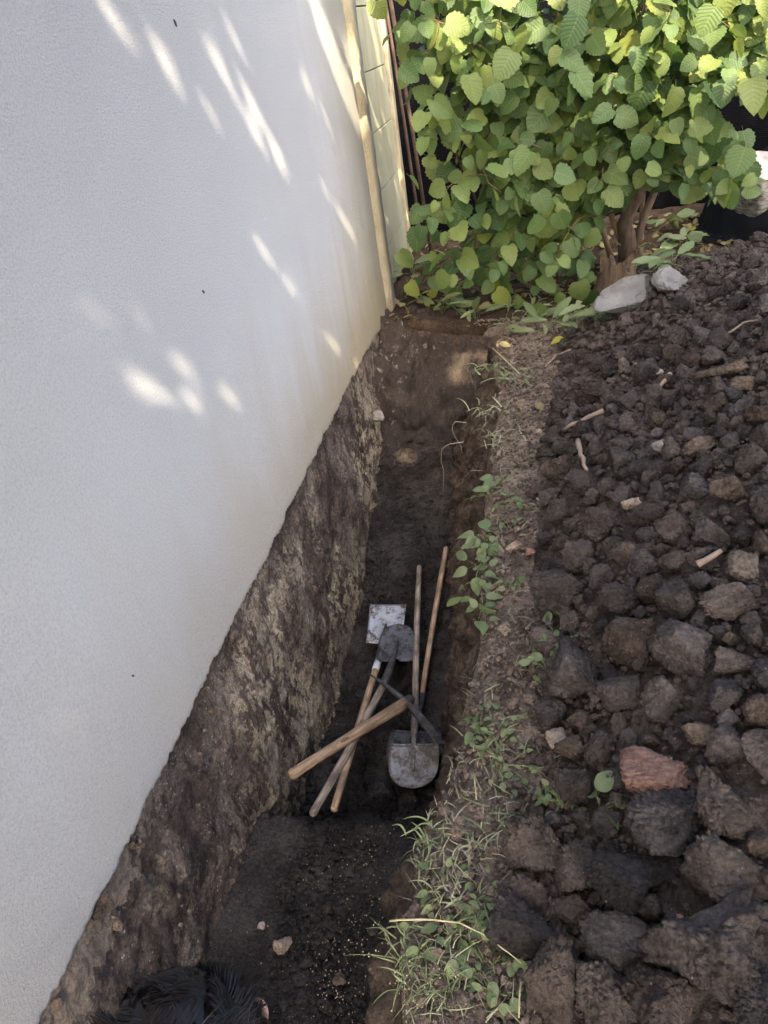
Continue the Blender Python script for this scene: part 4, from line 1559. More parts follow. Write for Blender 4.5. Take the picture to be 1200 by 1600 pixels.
rr_ = np.random.default_rng(33)
shrub = empty('hazel_bush', (0.35, 5.35, 0), 'tall leafy green hazel bush at the far end of the trench', 'bush')
Lp, Lf, Lr, Ls = [], [], [], []
SHOOTS = []
nsh = 0
while nsh < 108:
    ex, ey_ = rr_.uniform(575, 1260), rr_.uniform(-150, 500)
    if not in_poly(np.array(ex), np.array(ey_), SHRUB):
        continue
    nsh += 1
    e3 = ony(ex, ey_, 4.62 + 0.35 * rr_.random() - 0.22 * math.sin(min(1.0, max(0.0, (525 - ey_) / 525)) * 2.5))
    if e3[2] < 0.10:
        e3[2] = 0.10 + 0.1 * rr_.random()
    b3 = np.array([0.30 + rr_.normal() * 0.22 + (e3[0] - 0.3) * 0.25, 5.25 + rr_.normal() * 0.1, 0.02])
    m3 = b3 * 0.35 + e3 * 0.65
    m3[2] = max(e3[2], b3[2]) * 0.9 + rr_.uniform(0.22, 0.55)
    ts = np.linspace(0, 1, 60)[:, None]
    Q = (1 - ts) ** 2 * b3 + 2 * ts * (1 - ts) * m3 + ts ** 2 * e3
    SHOOTS.append(Q)
    seg = np.linalg.norm(np.diff(Q, axis=0), axis=1)
    cum = np.concatenate([[0], np.cumsum(seg)])
    pos = cum[-1]
    sgn = 1
    while pos > cum[-1] * 0.42:
        k = int(np.searchsorted(cum, pos))
        k = min(max(k, 1), 59)
        p = Q[k]
        d = unit(Q[min(k + 1, 59)] - Q[k - 1])
        sd_ = unit(np.cross(d, [0, -0.5, 0.85]) + 1e-6) * sgn
        last = pos > cum[-1] - 0.02
        tip = d * (1.0 if last else 0.45) + sd_ * (0.15 if last else 0.9) + np.array([0, -0.1, -0.45]) + rr_.normal(size=3) * 0.22
        nrm = unit(np.array([-0.05, -0.5, 0.72]) + rr_.normal(size=3) * 0.46)
        size = (0.085 + 0.06 * rr_.random()) * (1.0 if pos < cum[-1] - 0.06 else 0.72)
        A = leaf_frame(p, tip, nrm, size)
        c = p + A[:, 1] * 0.7
        u_, v_, _ = proj(c)
        pos -= rr_.uniform(0.05, 0.075)
        sgn = -sgn
        if not in_poly(np.array(u_), np.array(v_), SHRUB) and v_ > 0:
            continue
        if c[2] < 0.05:
            continue
        Lp.append(p + A[:, 1] * 0.26)
        Lf.append(A)
        Lr.append(rr_.random())
        Ls.append(size if v_ > 0 else 0)
front = []
for layer, (ycen, spread, mind, count) in enumerate(((4.80, 0.22, 34, 200), (5.05, 0.20, 30, 230), (5.45, 0.28, 40, 150))):
    pts2 = []
    tries = 0
    CX, CY = rr_.uniform(555, 1300, 14000), rr_.uniform(-230, 525, 14000)
    # holes where the dark fence shows through
    HO = vnoise(np.column_stack([CX / 75.0, CY / 75.0, CX * 0 + layer * 7.3]), 77)
    kk = in_poly(CX, CY, SHRUB) & (HO < (0.40 if layer == 0 else 0.42))
    for px, py in zip(CX[kk], CY[kk]):
        if len(pts2) >= count:
            break
        if 1020 < px < 1110 and 130 < py < 260 and rr_.random() < 0.8:
            continue
        if any((px - a) ** 2 + (py - b) ** 2 < mind ** 2 for a, b in pts2):
            continue
        pts2.append((px, py))
        # the bush leans out over the trench at mid height and tucks in at its foot
        lean = 0.30 * math.sin(min(1.0, max(0.0, (525 - py) / 525)) * math.pi * 0.8)
        yw = ycen + spread * rr_.uniform(-1, 1) - lean
        if py > 400:
            yw = min(yw, 5.0)
        if layer and px < 660:
            continue
        if px < 640:
            yw = 4.9 + rr_.uniform(-0.15, 0.35)
        p = ony(px, py, yw)
        if p[2] < 0.04:
            p = onz(px, py, 0.06)
        # blade faces the light and the open side, tip hangs
        nrm = unit(np.array([-0.05, -0.60, 0.62]) + rr_.normal(size=3) * 0.46)
        tip = np.array([rr_.normal() * 0.75, -0.25 + rr_.normal() * 0.3, -0.75 + rr_.normal() * 0.45])
        if np.linalg.norm(tip) < 0.1:
            continue
        size = rr_.choice([0.085, 0.115, 0.135, 0.15], p=[.25, .35, .27, .13]) * rr_.uniform(0.85, 1.12)
        A = leaf_frame(p, tip, nrm, size)
        Lp.append(p - A[:, 1] * 0.5)
        Lf.append(A)
        Lr.append(rr_.random())
        Ls.append(size if (layer == 0 and 0 < py) else 0)
Ls = np.array(Ls)
order = np.argsort(-Ls, kind='stable')
ind, rest = order[:300], order[300:]
shl = Vector(shrub.location)
for k in ind:
    o = bpy.data.objects.new('leaf', HZ_ME[int(k) % 14])
    COL.objects.link(o)
    A = Lf[k]
    o.parent = shrub
    p = Vector(Lp[k]) - shl
    o.matrix_local = Matrix(((A[0, 0], A[0, 1], A[0, 2], p.x), (A[1, 0], A[1, 1], A[1, 2], p.y), (A[2, 0], A[2, 1], A[2, 2], p.z), (0, 0, 0, 1)))
fol = joined_leaves('foliage', HZ_NP, [Lf[k] for k in rest], [Lp[k] for k in rest], M['hazel'], [Lr[k] for k in rest])
child(fol, shrub)
fol['kind'] = 'stuff'

# stems
STEMS = [  # photo polyline, y depth start/end, radius start/end, material
    ([(985, 405), (975, 350), (1000, 290), (1060, 190), (1140, 40), (1200, -60)], 5.35, 5.2, 0.055, 0.022, 'bark'),
    ([(990, 400), (1010, 330), (1040, 250), (1075, 150), (1090, 60), (1110, -60)], 5.45, 5.5, 0.030, 0.014, 'bark'),
    ([(975, 405), (955, 330), (930, 230), (925, 120), (935, -40)], 5.4, 5.2, 0.022, 0.012, 'stem_light'),
    ([(1000, 400), (1005, 300), (1012, 180), (1010, 20), (1010, -60)], 5.5, 5.6, 0.018, 0.012, 'stem_light'),
    ([(960, 410), (920, 300), (890, 170), (875, 60), (870, -60)], 5.45, 5.6, 0.020, 0.012, 'stem_light'),
    ([(850, 450), (835, 390), (795, 300), (770, 240), (735, 140), (700, 20)], 5.15, 4.75, 0.014, 0.005, 'bark'),
    ([(870, 450), (890, 330), (905, 230), (930, 100), (945, -20)], 5.15, 4.7, 0.011, 0.004, 'stem_light'),
    ([(830, 460), (800, 400), (750, 330), (710, 230), (690, 120), (680, -20)], 5.2, 4.8, 0.012, 0.005, 'bark'),
    ([(880, 440), (960, 300), (1020, 210), (1060, 260)], 5.1, 4.9, 0.010, 0.004, 'stem_light'),
    ([(820, 470), (740, 420), (690, 380), (650, 380)], 5.1, 4.9, 0.008, 0.003, 'bark'),
    ([(820, 480), (770, 460), (720, 440), (660, 450)], 5.0, 4.85, 0.007, 0.003, 'bark'),
    ([(980, 400), (1060, 330), (1110, 300), (1150, 280)], 5.3, 4.95, 0.009, 0.003, 'stem_light'),
]
for pl_, y0, y1, r0, r1, mk in STEMS:
    mb = MB()
    pts, rad = [], []
    ctrl = np.array(pl_, float)
    K = 16
    tt_ = np.linspace(0, len(ctrl) - 1, K)
    cx = np.interp(tt_, range(len(ctrl)), ctrl[:, 0]) + rr_.normal(size=K) * 1.5
    cy = np.interp(tt_, range(len(ctrl)), ctrl[:, 1])
    for k in range(K):
        t = k / (K - 1)
        p = ony(cx[k], cy[k], y0 + (y1 - y0) * t)
        pts.append(p)
        rad.append(r0 + (r1 - r0) * t ** 0.8 + (0.02 * (1 - t) ** 8 if r0 > 0.05 else 0))
    pts[0] = np.array([pts[0][0], pts[0][1], -0.04])
    mb.tube(pts, rad, 9)
    child(mb.obj('stem', M[mk]), shrub)
mb = MB()
for Q in SHOOTS[:70]:
    mb.tube(Q[24::4], np.linspace(0.0035, 0.0014, len(Q[24::4])), 5)
for k in range(60):
    i = int(rr_.integers(0, len(Lp)))
    p = np.array(Lp[i]) - Lf[i][:, 1] * 0.26
    d = np.array([rr_.normal() * 0.25, 0.2 + rr_.random() * 0.3, -0.45 + rr_.normal() * 0.2])
    L = rr_.uniform(0.12, 0.38)
    q1 = p + unit(d) * L * 0.5 + rr_.normal(size=3) * 0.015
    q2 = p + unit(d) * L + np.array([0, 0, -0.03])
    if q2[2] < 0.02:
        continue
    mb.tube([p, q1, q2], [0.0018, 0.0026, 0.0036], 5)
tw_ = mb.obj('twigs', M['stem_light'])
child(tw_, shrub)
tw_['kind'] = 'stuff'

# two slim stakes by the panel wall
for (pts_, yv, r, lab) in (([(640, 190), (668, 345), (680, 440)], 6.0, 0.014, 'slim brown stake standing behind the leaves near the panel wall'),
                           ([(622, 140), (640, 270), (668, 440)], 6.45, 0.012, 'thin grey brown stake leaning beside the panel wall end')):
    a, b = ony(*pts_[0], yv), ony(*pts_[2], yv)
    b = b + (b - a) * 0.15
    a = a + (a - b) * 0.8
    mb = MB()
    mb.tube([b, (a + b) / 2 + np.array([0.01, 0, 0]), a], r, 8)
    tag(mb.obj('stake', M['stake']), lab, 'stake')

# =================================================================== STUMP, CONCRETE, LOG, SHEETING
sp = onz(962, 446, 0.0)
sp[1] = 4.95
sp = ony(963, 452, 4.95)
st = empty('tree_stump', sp, 'weathered brown tree stump under the hazel bush', 'stump')
K, N = 12, 40
P = np.zeros((K, N, 3))
for i in range(K):
    t = i / (K - 1)
    for j in range(N):
        th = 2 * math.pi * j / N
        rr2 = 0.105 + 0.075 * (1 - t) ** 2
        rr2 *= 1 + 0.38 * float(fbm(np.array([math.cos(th) * 2.2, math.sin(th) * 2.2, t * 0.5]), 4, 95)) + 0.06 * math.sin(th * 7 + 1)
        P[i, j] = (rr2 * math.cos(th) * 1.05, rr2 * math.sin(th) * 0.9, -0.08 + 0.25 * t * (1 + 0.16 * math.sin(th * 3 + 1) * t + 0.10 * math.sin(th * 8)))
V = P.reshape(-1, 3)
F = []
for i in range(K - 1):
    for j in range(N):
        F.append((i * N + j, i * N + (j + 1) % N, (i + 1) * N + (j + 1) % N, (i + 1) * N + j))
mb = MB()
mb.add(V, F)
mb.obj('bark', M['stump'], st)
mb = MB()
top = V[(K - 1) * N:]
cc = top.mean(0) - np.array([0, 0, 0.03])
mb.add(np.vstack([top, cc[None]]), [(j, (j + 1) % N, N) for j in range(N)])
mb.obj('cut_top', M['stump'], st)


def angular(name, pts, mat, loc, label, cat):
    bm = bmesh.new()
    for p in pts:
        bm.verts.new(p)
    bmesh.ops.convex_hull(bm, input=bm.verts)
    bmesh.ops.bevel(bm, geom=bm.edges[:], offset=0.008, segments=2, affect='EDGES')
    bmesh.ops.subdivide_edges(bm, edges=bm.edges[:], cuts=3, use_grid_fill=True)
    bmesh.ops.triangulate(bm, faces=bm.faces[:])
    V = np.array([v.co[:] for v in bm.verts])
    D = fbm(V * 14, 4, 97) * 0.022 + fbm(V * 45, 3, 98) * 0.006
    for v, d in zip(bm.verts, D):
        v.co += v.normal * float(d)
    me = bpy.data.meshes.new(name)
    bm.to_mesh(me)
    bm.free()
    o = link(name, me, mat)
    o.location = [float(a) for a in loc]
    return tag(o, label, cat)


for (px, py, sz, rot, lab, sd) in ((978, 488, (0.20, 0.13, 0.115), (0.15, -0.18, 0.35), 'pale grey broken concrete block between the stump and the heap', 801),
                                   (1050, 456, (0.10, 0.09, 0.07), (0.2, 0.1, 0.8), 'smaller grey concrete lump half buried behind the heap edge', 805)):
    me = mesh_np('concrete_block', *chunk(6, sd, planes=8, rough=0.5, soft=45))
    put_chunk('concrete_block', me, M['block'], on_surface(px, py) + np.array([0.0, 0.07, 0.03]), sz, rot, lab, 'concrete')

# black sheeting over a pile, with a log on it
tx, tyv = np.meshgrid(np.linspace(1.15, 3.2, 110), np.linspace(5.35, 6.8, 70))
e_ = np.clip(1 - ((tx - 2.25) / 1.05) ** 2 - ((tyv - 6.25) / 0.95) ** 2, 0, 1)
tz = 0.62 * np.sqrt(e_) - 0.02 + (0.05 * fbm(np.stack([tx * 2.5, tyv * 2.5, tx * 0], -1), 4, 101) + 0.03 * np.abs(fbm(np.stack([tx * 3 + tyv * 4, tyv * 1.5 - tx, tx * 0], -1), 3, 103)))
tag(grid_obj('plastic_sheet', np.stack([tx, tyv, tz], -1), M['black_sheet'], flip=True), 'crumpled black plastic sheet covering a pile behind the heap', 'sheet')
lt = ony(1192, 258, 5.75)
lax = unit(np.array([-0.12, -0.42, 0.9]))
lo = empty('log', lt - lax * 0.3, 'pale barked sawn log section standing on the black sheeting', 'log')
K, N = 9, 36
lu = unit(np.cross(lax, [1, 0, 0]))
lw = np.cross(lax, lu)
P = np.zeros((K, N, 3))
for i in range(K):
    for j in range(N):
        th = 2 * math.pi * j / N
        rr2 = 0.155 * (1 + 0.10 * math.sin(2 * th + 0.7) + 0.05 * math.sin(5 * th) + 0.05 * float(fbm(np.array([math.cos(th) * 3, math.sin(th) * 3, i * 0.6]), 3, 111)))
        rr2 *= 0.93 if i == K - 1 else 1
        P[i, j] = lt + lax * (-0.34 + 0.34 * i / (K - 1)) + (lu * math.cos(th) + lw * math.sin(th)) * rr2
mb = MB()
mb.add(P.reshape(-1, 3), [(i * N + j, i * N + (j + 1) % N, (i + 1) * N + (j + 1) % N, (i + 1) * N + j) for i in range(K - 1) for j in range(N)])
child(mb.obj('bark', M['log']), lo)
mb = MB()
top = P[-1]
mb.add(np.vstack([top, lt[None] + lax * 0.004]), [(j, (j + 1) % N, N) for j in range(N)])
child(mb.obj('cut_end', M['log_end']), lo)

# =================================================================== STICKS, ROOTS, STRAWS
def stick(name, label, pts_px, r, mat='stick', lift=0.02, cat='stick', taper=0.6):
    P = [on_surface(*p) + np.array([0, 0, lift]) for p in pts_px]
    A = [np.array(P[0])]
    for a, b in zip(P[:-1], P[1:]):
        for t in (0.33, 0.66, 1.0):
            A.append(a + (b - a) * t + rng.normal(size=3) * r * 0.35)
    mb = MB()
    k = len(A)
    mb.tube(A, [r * (1 - (1 - taper) * i / (k - 1)) * rng.uniform(0.9, 1.1) for i in range(k)], 8)
    return tag(mb.obj(name, M[mat]), label, cat)


stick('stick', 'long brown stick lying across clods near the heap foot', [(942, 661), (908, 675), (880, 690)], 0.011, lift=0.055)
stick('stick', 'short thick stick standing tilted between clods', [(903, 709), (908, 735), (916, 757)], 0.011, lift=0.06)
stick('stick', 'short brown stick piece high on the heap under the far slope', [(1047, 597), (1024, 622)], 0.010, lift=0.035)
stick('stick', 'grey weathered stick beside the tan upright clod', [(1087, 904), (1126, 884)], 0.010, lift=0.05)
stick('root', 'thin forked pale root lying high on the heap', [(1136, 532), (1160, 516), (1182, 511)], 0.005, 'root', 0.03, 'root')
stick('root', 'reddish root with pale broken end near the far ledge', [(892, 552), (870, 560), (852, 578)], 0.007, 'stick', 0.02, 'root')
stick('straw', 'long bent yellow grass stalk arching over the ledge onto the clods', [(612, 1452), (660, 1450), (720, 1455), (770, 1480), (815, 1518)], 0.0022, 'straw', 0.035, 'straw')
stick('straw', 'upright dry straw at the bottom of the ledge', [(815, 1545), (812, 1600)], 0.0022, 'straw', 0.03, 'straw')
stick('straw', 'pair of dry pale straws sticking up from the ledge', [(742, 1222), (746, 1262)], 0.0024, 'straw', 0.03, 'straw')
stick('straw', 'thin straw lying near the far ledge', [(811, 676), (823, 692)], 0.003, 'straw', 0.012, 'straw')
stick('straw', 'long yellow stalk fallen from the far bush edge', [(770, 552), (812, 592)], 0.004, 'straw', 0.03, 'straw')
# fine roots hanging from the bank
for (cx, cy, L, dx, lab) in ((722, 1160, 0.10, -.05, 'thin root reaching from the bank towards the pickaxe blade'),
                             (700, 690, 0.20, -.04, 'pale root hanging at the far bottom of the bank'),
                             (706, 660, 0.12, 0.02, 'small root hanging above the pale root on the far bank'),
                             (744, 570, 0.16, -.03, 'pale root hanging below the far weeds'),
                             (742, 1010, 0.06, -.05, 'short root sticking out of the bank beside the long handles'),
                             (735, 735, 0.09, -.06, 'fine root sticking out of the bank above the weeds')):
    P = onx(cx, cy, -0.33)
    mb = MB()
    A = [P + np.array([dx * t + 0.012 * math.sin(t * 5 + cx), 0.02 * math.sin(t * 4 + cy), -L * t * (0.4 + 0.6 * t)]) for t in np.linspace(0, 1, 8)]
    A = [a_ + rng.normal(size=3) * 0.004 for a_ in A]
    A.insert(0, P + np.array([0.05, 0.01, -0.01]))
    mb.tube(A, np.linspace(0.0017, 0.0006, 9), 5)
    tag(mb.obj('root', M['root']), lab, 'root')

# =================================================================== WEEDS
def weed(label, px, py, n, size, meshes, spread=0.05, lift=0.02, group=None, up=0.5, name='weed', cat='weed', seed=0, lean=(0, 0, 0), over=None):
    r_ = np.random.default_rng(int(px * 7 + py))
    P = on_surface(px, py) if over is None else onx(px, py, over)
    e = empty(name, P, label, cat, group)
    mb = MB()
    for k in range(n):
        th = r_.uniform(0, 2 * math.pi)
        rad = spread * math.sqrt(r_.random())
        hgt = lift * r_.uniform(0.4, 1.5)
        c = np.array([math.cos(th) * rad, math.sin(th) * rad, hgt]) + np.asarray(lean) * r_.random()
        tip = np.array([math.cos(th) + r_.normal() * 0.5, math.sin(th) + r_.normal() * 0.5, r_.normal() * 0.25 + up * 0.3 - 0.1])
        nrm = unit(np.array([0, -0.25, 0.9]) + r_.normal(size=3) * 0.35)
        A = leaf_frame(c, tip, nrm, size * r_.uniform(0.6, 1.25))
        o = bpy.data.objects.new('leaf', meshes[k % len(meshes)])
        COL.objects.link(o)
        o.parent = e
        o.matrix_local = Matrix(((A[0, 0], A[0, 1], A[0, 2], c[0]), (A[1, 0], A[1, 1], A[1, 2], c[1]), (A[2, 0], A[2, 1], A[2, 2], c[2]), (0, 0, 0, 1)))
        b = c - A[:, 1] * 0.26
        mb.tube([np.array([c[0] * 0.2, c[1] * 0.2, -0.015]), b * 0.6 + np.array([0, 0, hgt * 0.1]), b], 0.0011, 4)
    o = mb.obj('stalks', M['weed_stem'], e)
    return e


M['weed_stem'] = simple('weed_stem', (0.17, 0.20, 0.075), 0.7)
G_IVY = 'leafy weeds on the trench edge'
for (a, b, n, s, sp_, lab) in (
        (790, 742, 7, 0.045, 0.06, 'first small leafy weed along the far trench edge, beside bare soil'),
        (768, 772, 8, 0.05, 0.06, 'leafy weed above the biggest weed on the trench edge'),
        (790, 788, 7, 0.045, 0.05, 'grey green leafy weed slightly inland of the trench edge'),
        (762, 842, 8, 0.068, 0.05, 'broadest leaved weed on the trench edge, pale leaf in its middle'),
        (752, 858, 7, 0.058, 0.04, 'drooping broad leaved weed right under the broadest one'),
        (752, 888, 8, 0.06, 0.06, 'weed hanging over the trench edge below the broad leaved ones'),
        (742, 908, 6, 0.055, 0.05, 'small weed on the trench edge level with the long handle end'),
        (748, 942, 6, 0.055, 0.05, 'last round leaved weed hanging at the trench edge'),
        (745, 965, 4, 0.05, 0.04, 'tiny weed just below the last round leaved one'),
        (800, 918, 9, 0.028, 0.03, 'pale rosette weed alone in the middle of the ledge'),
        (798, 822, 5, 0.03, 0.03, 'flattened yellowish moss like weed on the ledge'),
        (870, 992, 8, 0.042, 0.045, 'green leafy weed under the big pale topped clod'),
        (858, 1040, 8, 0.036, 0.05, 'low green weed patch at the heap foot'),
        (885, 1008, 6, 0.036, 0.03, 'bluish green seedling beside the heap foot'),
        (830, 1044, 6, 0.03, 0.04, 'small scattered weed on the ledge near the heap foot'),
        (772, 1138, 7, 0.048, 0.05, 'weed with one round leaf above the bare lower ledge'),
        (748, 1140, 7, 0.04, 0.04, 'feathery green weed at the lower trench edge'),
        (778, 1170, 7, 0.038, 0.05, 'wilted grey green weed on the lower ledge'),
        (790, 1195, 6, 0.032, 0.05, 'creeping weed among soil grains on the lower ledge'),
        (775, 1220, 5, 0.036, 0.04, 'small oak leaved weed on the lower ledge'),
        (860, 1215, 6, 0.036, 0.05, 'pale weed sprouting beside the reddish brown clod'),
        (880, 1250, 7, 0.032, 0.04, 'weed peeping out under the reddish brown clod'),
        (700, 1392, 8, 0.040, 0.05, 'grey leaved weed in the middle of the near ledge'),
        (735, 1410, 7, 0.038, 0.05, 'small weed right of the middle of the near ledge'),
        (765, 1430, 6, 0.04, 0.04, 'round leaved weed at the foot of the near clods'),
        (690, 1455, 8, 0.04, 0.05, 'dense weed patch left on the near ledge'),
        (720, 1478, 7, 0.055, 0.045, 'weed with a broad pale leaf on the near ledge'),
        (765, 1515, 6, 0.05, 0.04, 'bluish green weed at the near heap foot'),
        (772, 1552, 6, 0.046, 0.035, 'lowest round leaved weed at the near heap foot')):
    if b > 1100:
        n, s, sp_ = int(n * 1.9), s * 0.66, sp_ * 1.25
    weed(lab, a, b, n, s, WD_ME, sp_ * 1.15, 0.014, G_IVY)
weed('broad crumpled green leaf caught between clods below the reddish stone', 938, 1268, 6, 0.062, WD_ME, 0.035, 0.035, name='leaf_bunch', cat='leaves')
for (a, b, n, s, lab) in ((800, 520, 7, 0.16, 'strap leaved green plant at the far trench corner'),
                          (860, 525, 9, 0.17, 'broad strap leaved plant under the front of the hazel bush'),
                          (900, 512, 8, 0.14, 'strap leaved plant beside the concrete block'),
                          (835, 500, 7, 0.15, 'shaded strap leaved plant under the hazel leaves'),
                          (690, 488, 9, 0.20, 'drooping strap leaved plant by the corner post'),
                          (645, 430, 8, 0.18, 'dark strap leaved plant at the foot of the panel wall'),
                          (745, 497, 8, 0.17, 'drooping plant over the far end of the trench'),
                          (1050, 425, 8, 0.22, 'broad strap leaved plant behind the smaller concrete lump'),
                          (1010, 410, 8, 0.15, 'mixed green weed in front of the net fence'),
                          (1065, 385, 9, 0.13, 'pale leaved weed beside the black sheeting'),
                          (1040, 360, 7, 0.13, 'small leafy seedling in the dark behind the stump')):
    weed(lab, a, b, n, s, LN_ME if s > 0.135 else WD_ME, 0.10, 0.07, 'plants under the hazel bush', up=1.0, name='strap_plant' if s > 0.135 else 'weed', cat='plant')
weed('curly bright green weed against the concrete block', 905, 495, 16, 0.05, WD_ME, 0.10, 0.05, 'plants under the hazel bush', name='weed', cat='plant')


def grass(label, px, py, n, L, flat=0.5, spread=0.03, direction=(0, 0), mat='grass', width=0.004, name='grass_tuft', over=None):
    r_ = np.random.default_rng(int(px * 3 + py * 5))
    P = on_surface(px, py) if over is None else onx(px, py, over)
    V, F = [], []
    for k in range(n):
        th = r_.uniform(0, 2 * math.pi)
        d = np.array([math.cos(th), math.sin(th), 0]) * 0.7 + np.array([direction[0], direction[1], 0])
        d = unit(d + 1e-6)
        ln = L * r_.uniform(0.4, 1.05) * (0.5 if py > 1100 else 0.75)
        base = P + np.array([r_.normal() * spread, r_.normal() * spread, -0.005])
        side = np.cross(d, [0, 0, 1.0])
        wd = width * r_.uniform(0.5, 1.2) * (0.75 if py > 1100 else 1)
        b0 = len(V)
        rise = (1 - flat) * r_.uniform(0.5, 1.2)
        wig = r_.normal(size=2) * 0.12
        droop = 0.3 + 1.2 * flat
        for i in range(7):
            t = i / 6
            c = base + d * ln * t * (0.4 + 0.6 * flat + 0.3 * t) + side * wig[0] * ln * math.sin(t * 3) + np.array([0, 0, ln * (rise * t - droop * 0.5 * rise * t * t) + 0.012 * math.sin(t * 3.1)])
            w = wd * (1 - t) ** 0.6 + 0.0003
            V += [c - side * w, c + side * w + np.array([0, 0, wd * 0.4])]
        for i in range(6):
            F.append((b0 + 2 * i, b0 + 2 * i + 1, b0 + 2 * i + 3, b0 + 2 * i + 2))
    mb = MB()
    mb.add(V, F)
    return tag(mb.obj(name, M[mat]), label, 'grass')


M['grass'] = simple('green_grass', (0.135, 0.155, 0.07), 0.7, 0.2, 0, 12, 0.5)
M['grass_pale'] = simple('pale_grass', (0.26, 0.25, 0.145), 0.75, 0.2, 0, 12, 0.3)
grass('green grass tuft hanging over the near trench edge by the shovel blades', 668, 1318, 26, 0.13, 0.55, 0.025, (-0.25, -0.35), 'grass', 0.0032)
grass('pale flattened grass bunch lying on the near ledge', 738, 1335, 22, 0.15, 0.9, 0.02, (0.0, 0.1), 'grass_pale', 0.004)
grass('greenish grass strands beside the large rounded brown clod', 765, 1290, 14, 0.16, 0.8, 0.03, (0.1, 0.25), 'grass', 0.0035)
grass('pale grass strands leaning beside the near ledge weeds', 715, 1400, 14, 0.15, 0.75, 0.03, (0.0, 0.4), 'grass_pale', 0.0035)
grass('thin grass patch low on the near ledge', 690, 1530, 40, 0.13, 0.7, 0.05, (-0.2, 0.1), 'grass', 0.0018)
grass('fine grass spilling over the lowest trench edge', 640, 1490, 26, 0.13, 0.6, 0.035, (-0.4, 0.1), 'grass', 0.0020)
grass('grass patch in the lowest part of the ledge by the clods', 735, 1520, 22, 0.10, 0.7, 0.045, (0.0, 0.0), 'grass', 0.002)
grass('green grass tuft lying on the far ledge', 805, 592, 22, 0.20, 0.85, 0.04, (0.2, -0.2), 'grass', 0.005)
grass('dry grass fringe on the far trench edge', 768, 640, 30, 0.16, 0.6, 0.05, (-0.2, -0.2), 'grass_pale', 0.003)
grass('grass fringe hanging at the far trench corner', 762, 575, 22, 0.20, 0.6, 0.05, (-0.3, -0.3), 'grass', 0.004)
grass('thin dry grass beside the far ledge lip', 775, 690, 26, 0.13, 0.6, 0.05, (-0.1, 0.0), 'grass_pale', 0.002)
grass('faint grass tuft sprouting on the big pale topped clod', 893, 885, 12, 0.05, 0.3, 0.012, (0, 0), 'grass', 0.002)
grass('grass strands among weeds on the lower ledge', 765, 1160, 16, 0.10, 0.8, 0.04, (0, 0), 'grass_pale', 0.002)
grass('dead grass under the front of the hazel bush', 850, 470, 40, 0.28, 0.7, 0.12, (0, -0.3), 'grass_pale', 0.004)
grass('dim grass clump between the stump and the black sheeting', 1030, 412, 40, 0.28, 0.6, 0.12, (0, -0.2), 'grass', 0.006)


r8 = np.random.default_rng(881)
V, F = [], []
for k in range(520):
    y_ = r8.uniform(0.45, 4.3) if k % 3 else r8.uniform(0.45, 1.3)
    x_ = float(lip_x(y_)) + abs(r8.normal(0.08, 0.10))
    if heap_h(x_, y_) > 0.03:
        continue
    th = r8.uniform(0, 6.283)
    L_ = r8.uniform(0.02, 0.075)
    d_ = np.array([math.cos(th), math.sin(th), 0.0])
    s_ = np.array([-d_[1], d_[0], 0.0])
    b_ = len(V)
    z_ = 0.012 - 0.05 * math.exp(-(x_ - float(lip_x(y_))) / 0.035)
    cv = r8.normal() * 0.25
    for i in range(4):
        t_ = i / 3
        c = np.array([x_, y_, z_ + 0.008 * math.sin(t_ * 3.1)]) + d_ * L_ * t_ + s_ * cv * L_ * t_ * t_
        w_ = 0.0011 * (1.1 - t_)
        V += [c - s_ * w_, c + s_ * w_ + np.array([0, 0, 0.0008])]
    for i in range(3):
        F.append((b_ + 2 * i, b_ + 2 * i + 1, b_ + 2 * i + 3, b_ + 2 * i + 2))
mb = MB()
mb.add(V, F)
tag(mb.obj('straw_litter', M['grass_pale']), 'dry trampled grass bits strewn over the ledge', kind='stuff')
# dark crumbs rolled down from the heap
nD = 1500
y = r8.uniform(0.3, 4.4, nD)
x = lip_x(y) + np.abs(r8.normal(0.30, 0.12, nD))
k = heap_h(x, y) < 0.02
x, y = x[k], y[k]
s = r8.uniform(0.004, 0.013, len(x))
tag(joined('rolled_crumbs', CH2, np.column_stack([x, y, 0.004 + s * 0.4]), s, M['crumb'], r8), 'dark crumbs rolled from the heap onto the ledge', kind='stuff')


# flowering sprigs at the near edge
def sprig(label, px, py, n, L, seed):
    r_ = np.random.default_rng(seed)
    P = on_surface(px, py)
    e = empty('flower_sprig', P, label, 'sprig')
    mb, fl = MB(), MB()
    for k in range(n):
        th = r_.uniform(0, 6.28)
        d = np.array([math.cos(th) * 0.8 - 0.3, math.sin(th) * 0.8 + 0.1, 0.25])
        A = [np.array([d[0] * L * t + r_.normal() * 0.003, d[1] * L * t, d[2] * L * t - 0.05 * t * t]) for t in np.linspace(0, 1, 6)]
        mb.tube(A, np.linspace(0.0012, 0.0006, 6), 4)
        for j in range(9):
            t = r_.uniform(0.4, 1)
            c = A[int(t * 5)] + r_.normal(size=3) * 0.008
            V, F = ICO[1]
            fl.add(V * 0.0019 * r_.uniform(0.6, 1.3) + c, F)
    mb.obj('stalks', M['weed_stem'], e)
    fl.obj('buds', M['bud'], e)


M['bud'] = simple('pale_bud', (0.30, 0.30, 0.16), 0.7)
sprig('sprig with tiny pale buds hanging over the lowest trench edge', 628, 1500, 6, 0.12, 1)
sprig('sprig with yellowish buds lying on the lowest ledge', 668, 1540, 8, 0.10, 2)
sprig('budded sprig near the clods on the lowest ledge', 705, 1550, 6, 0.09, 3)

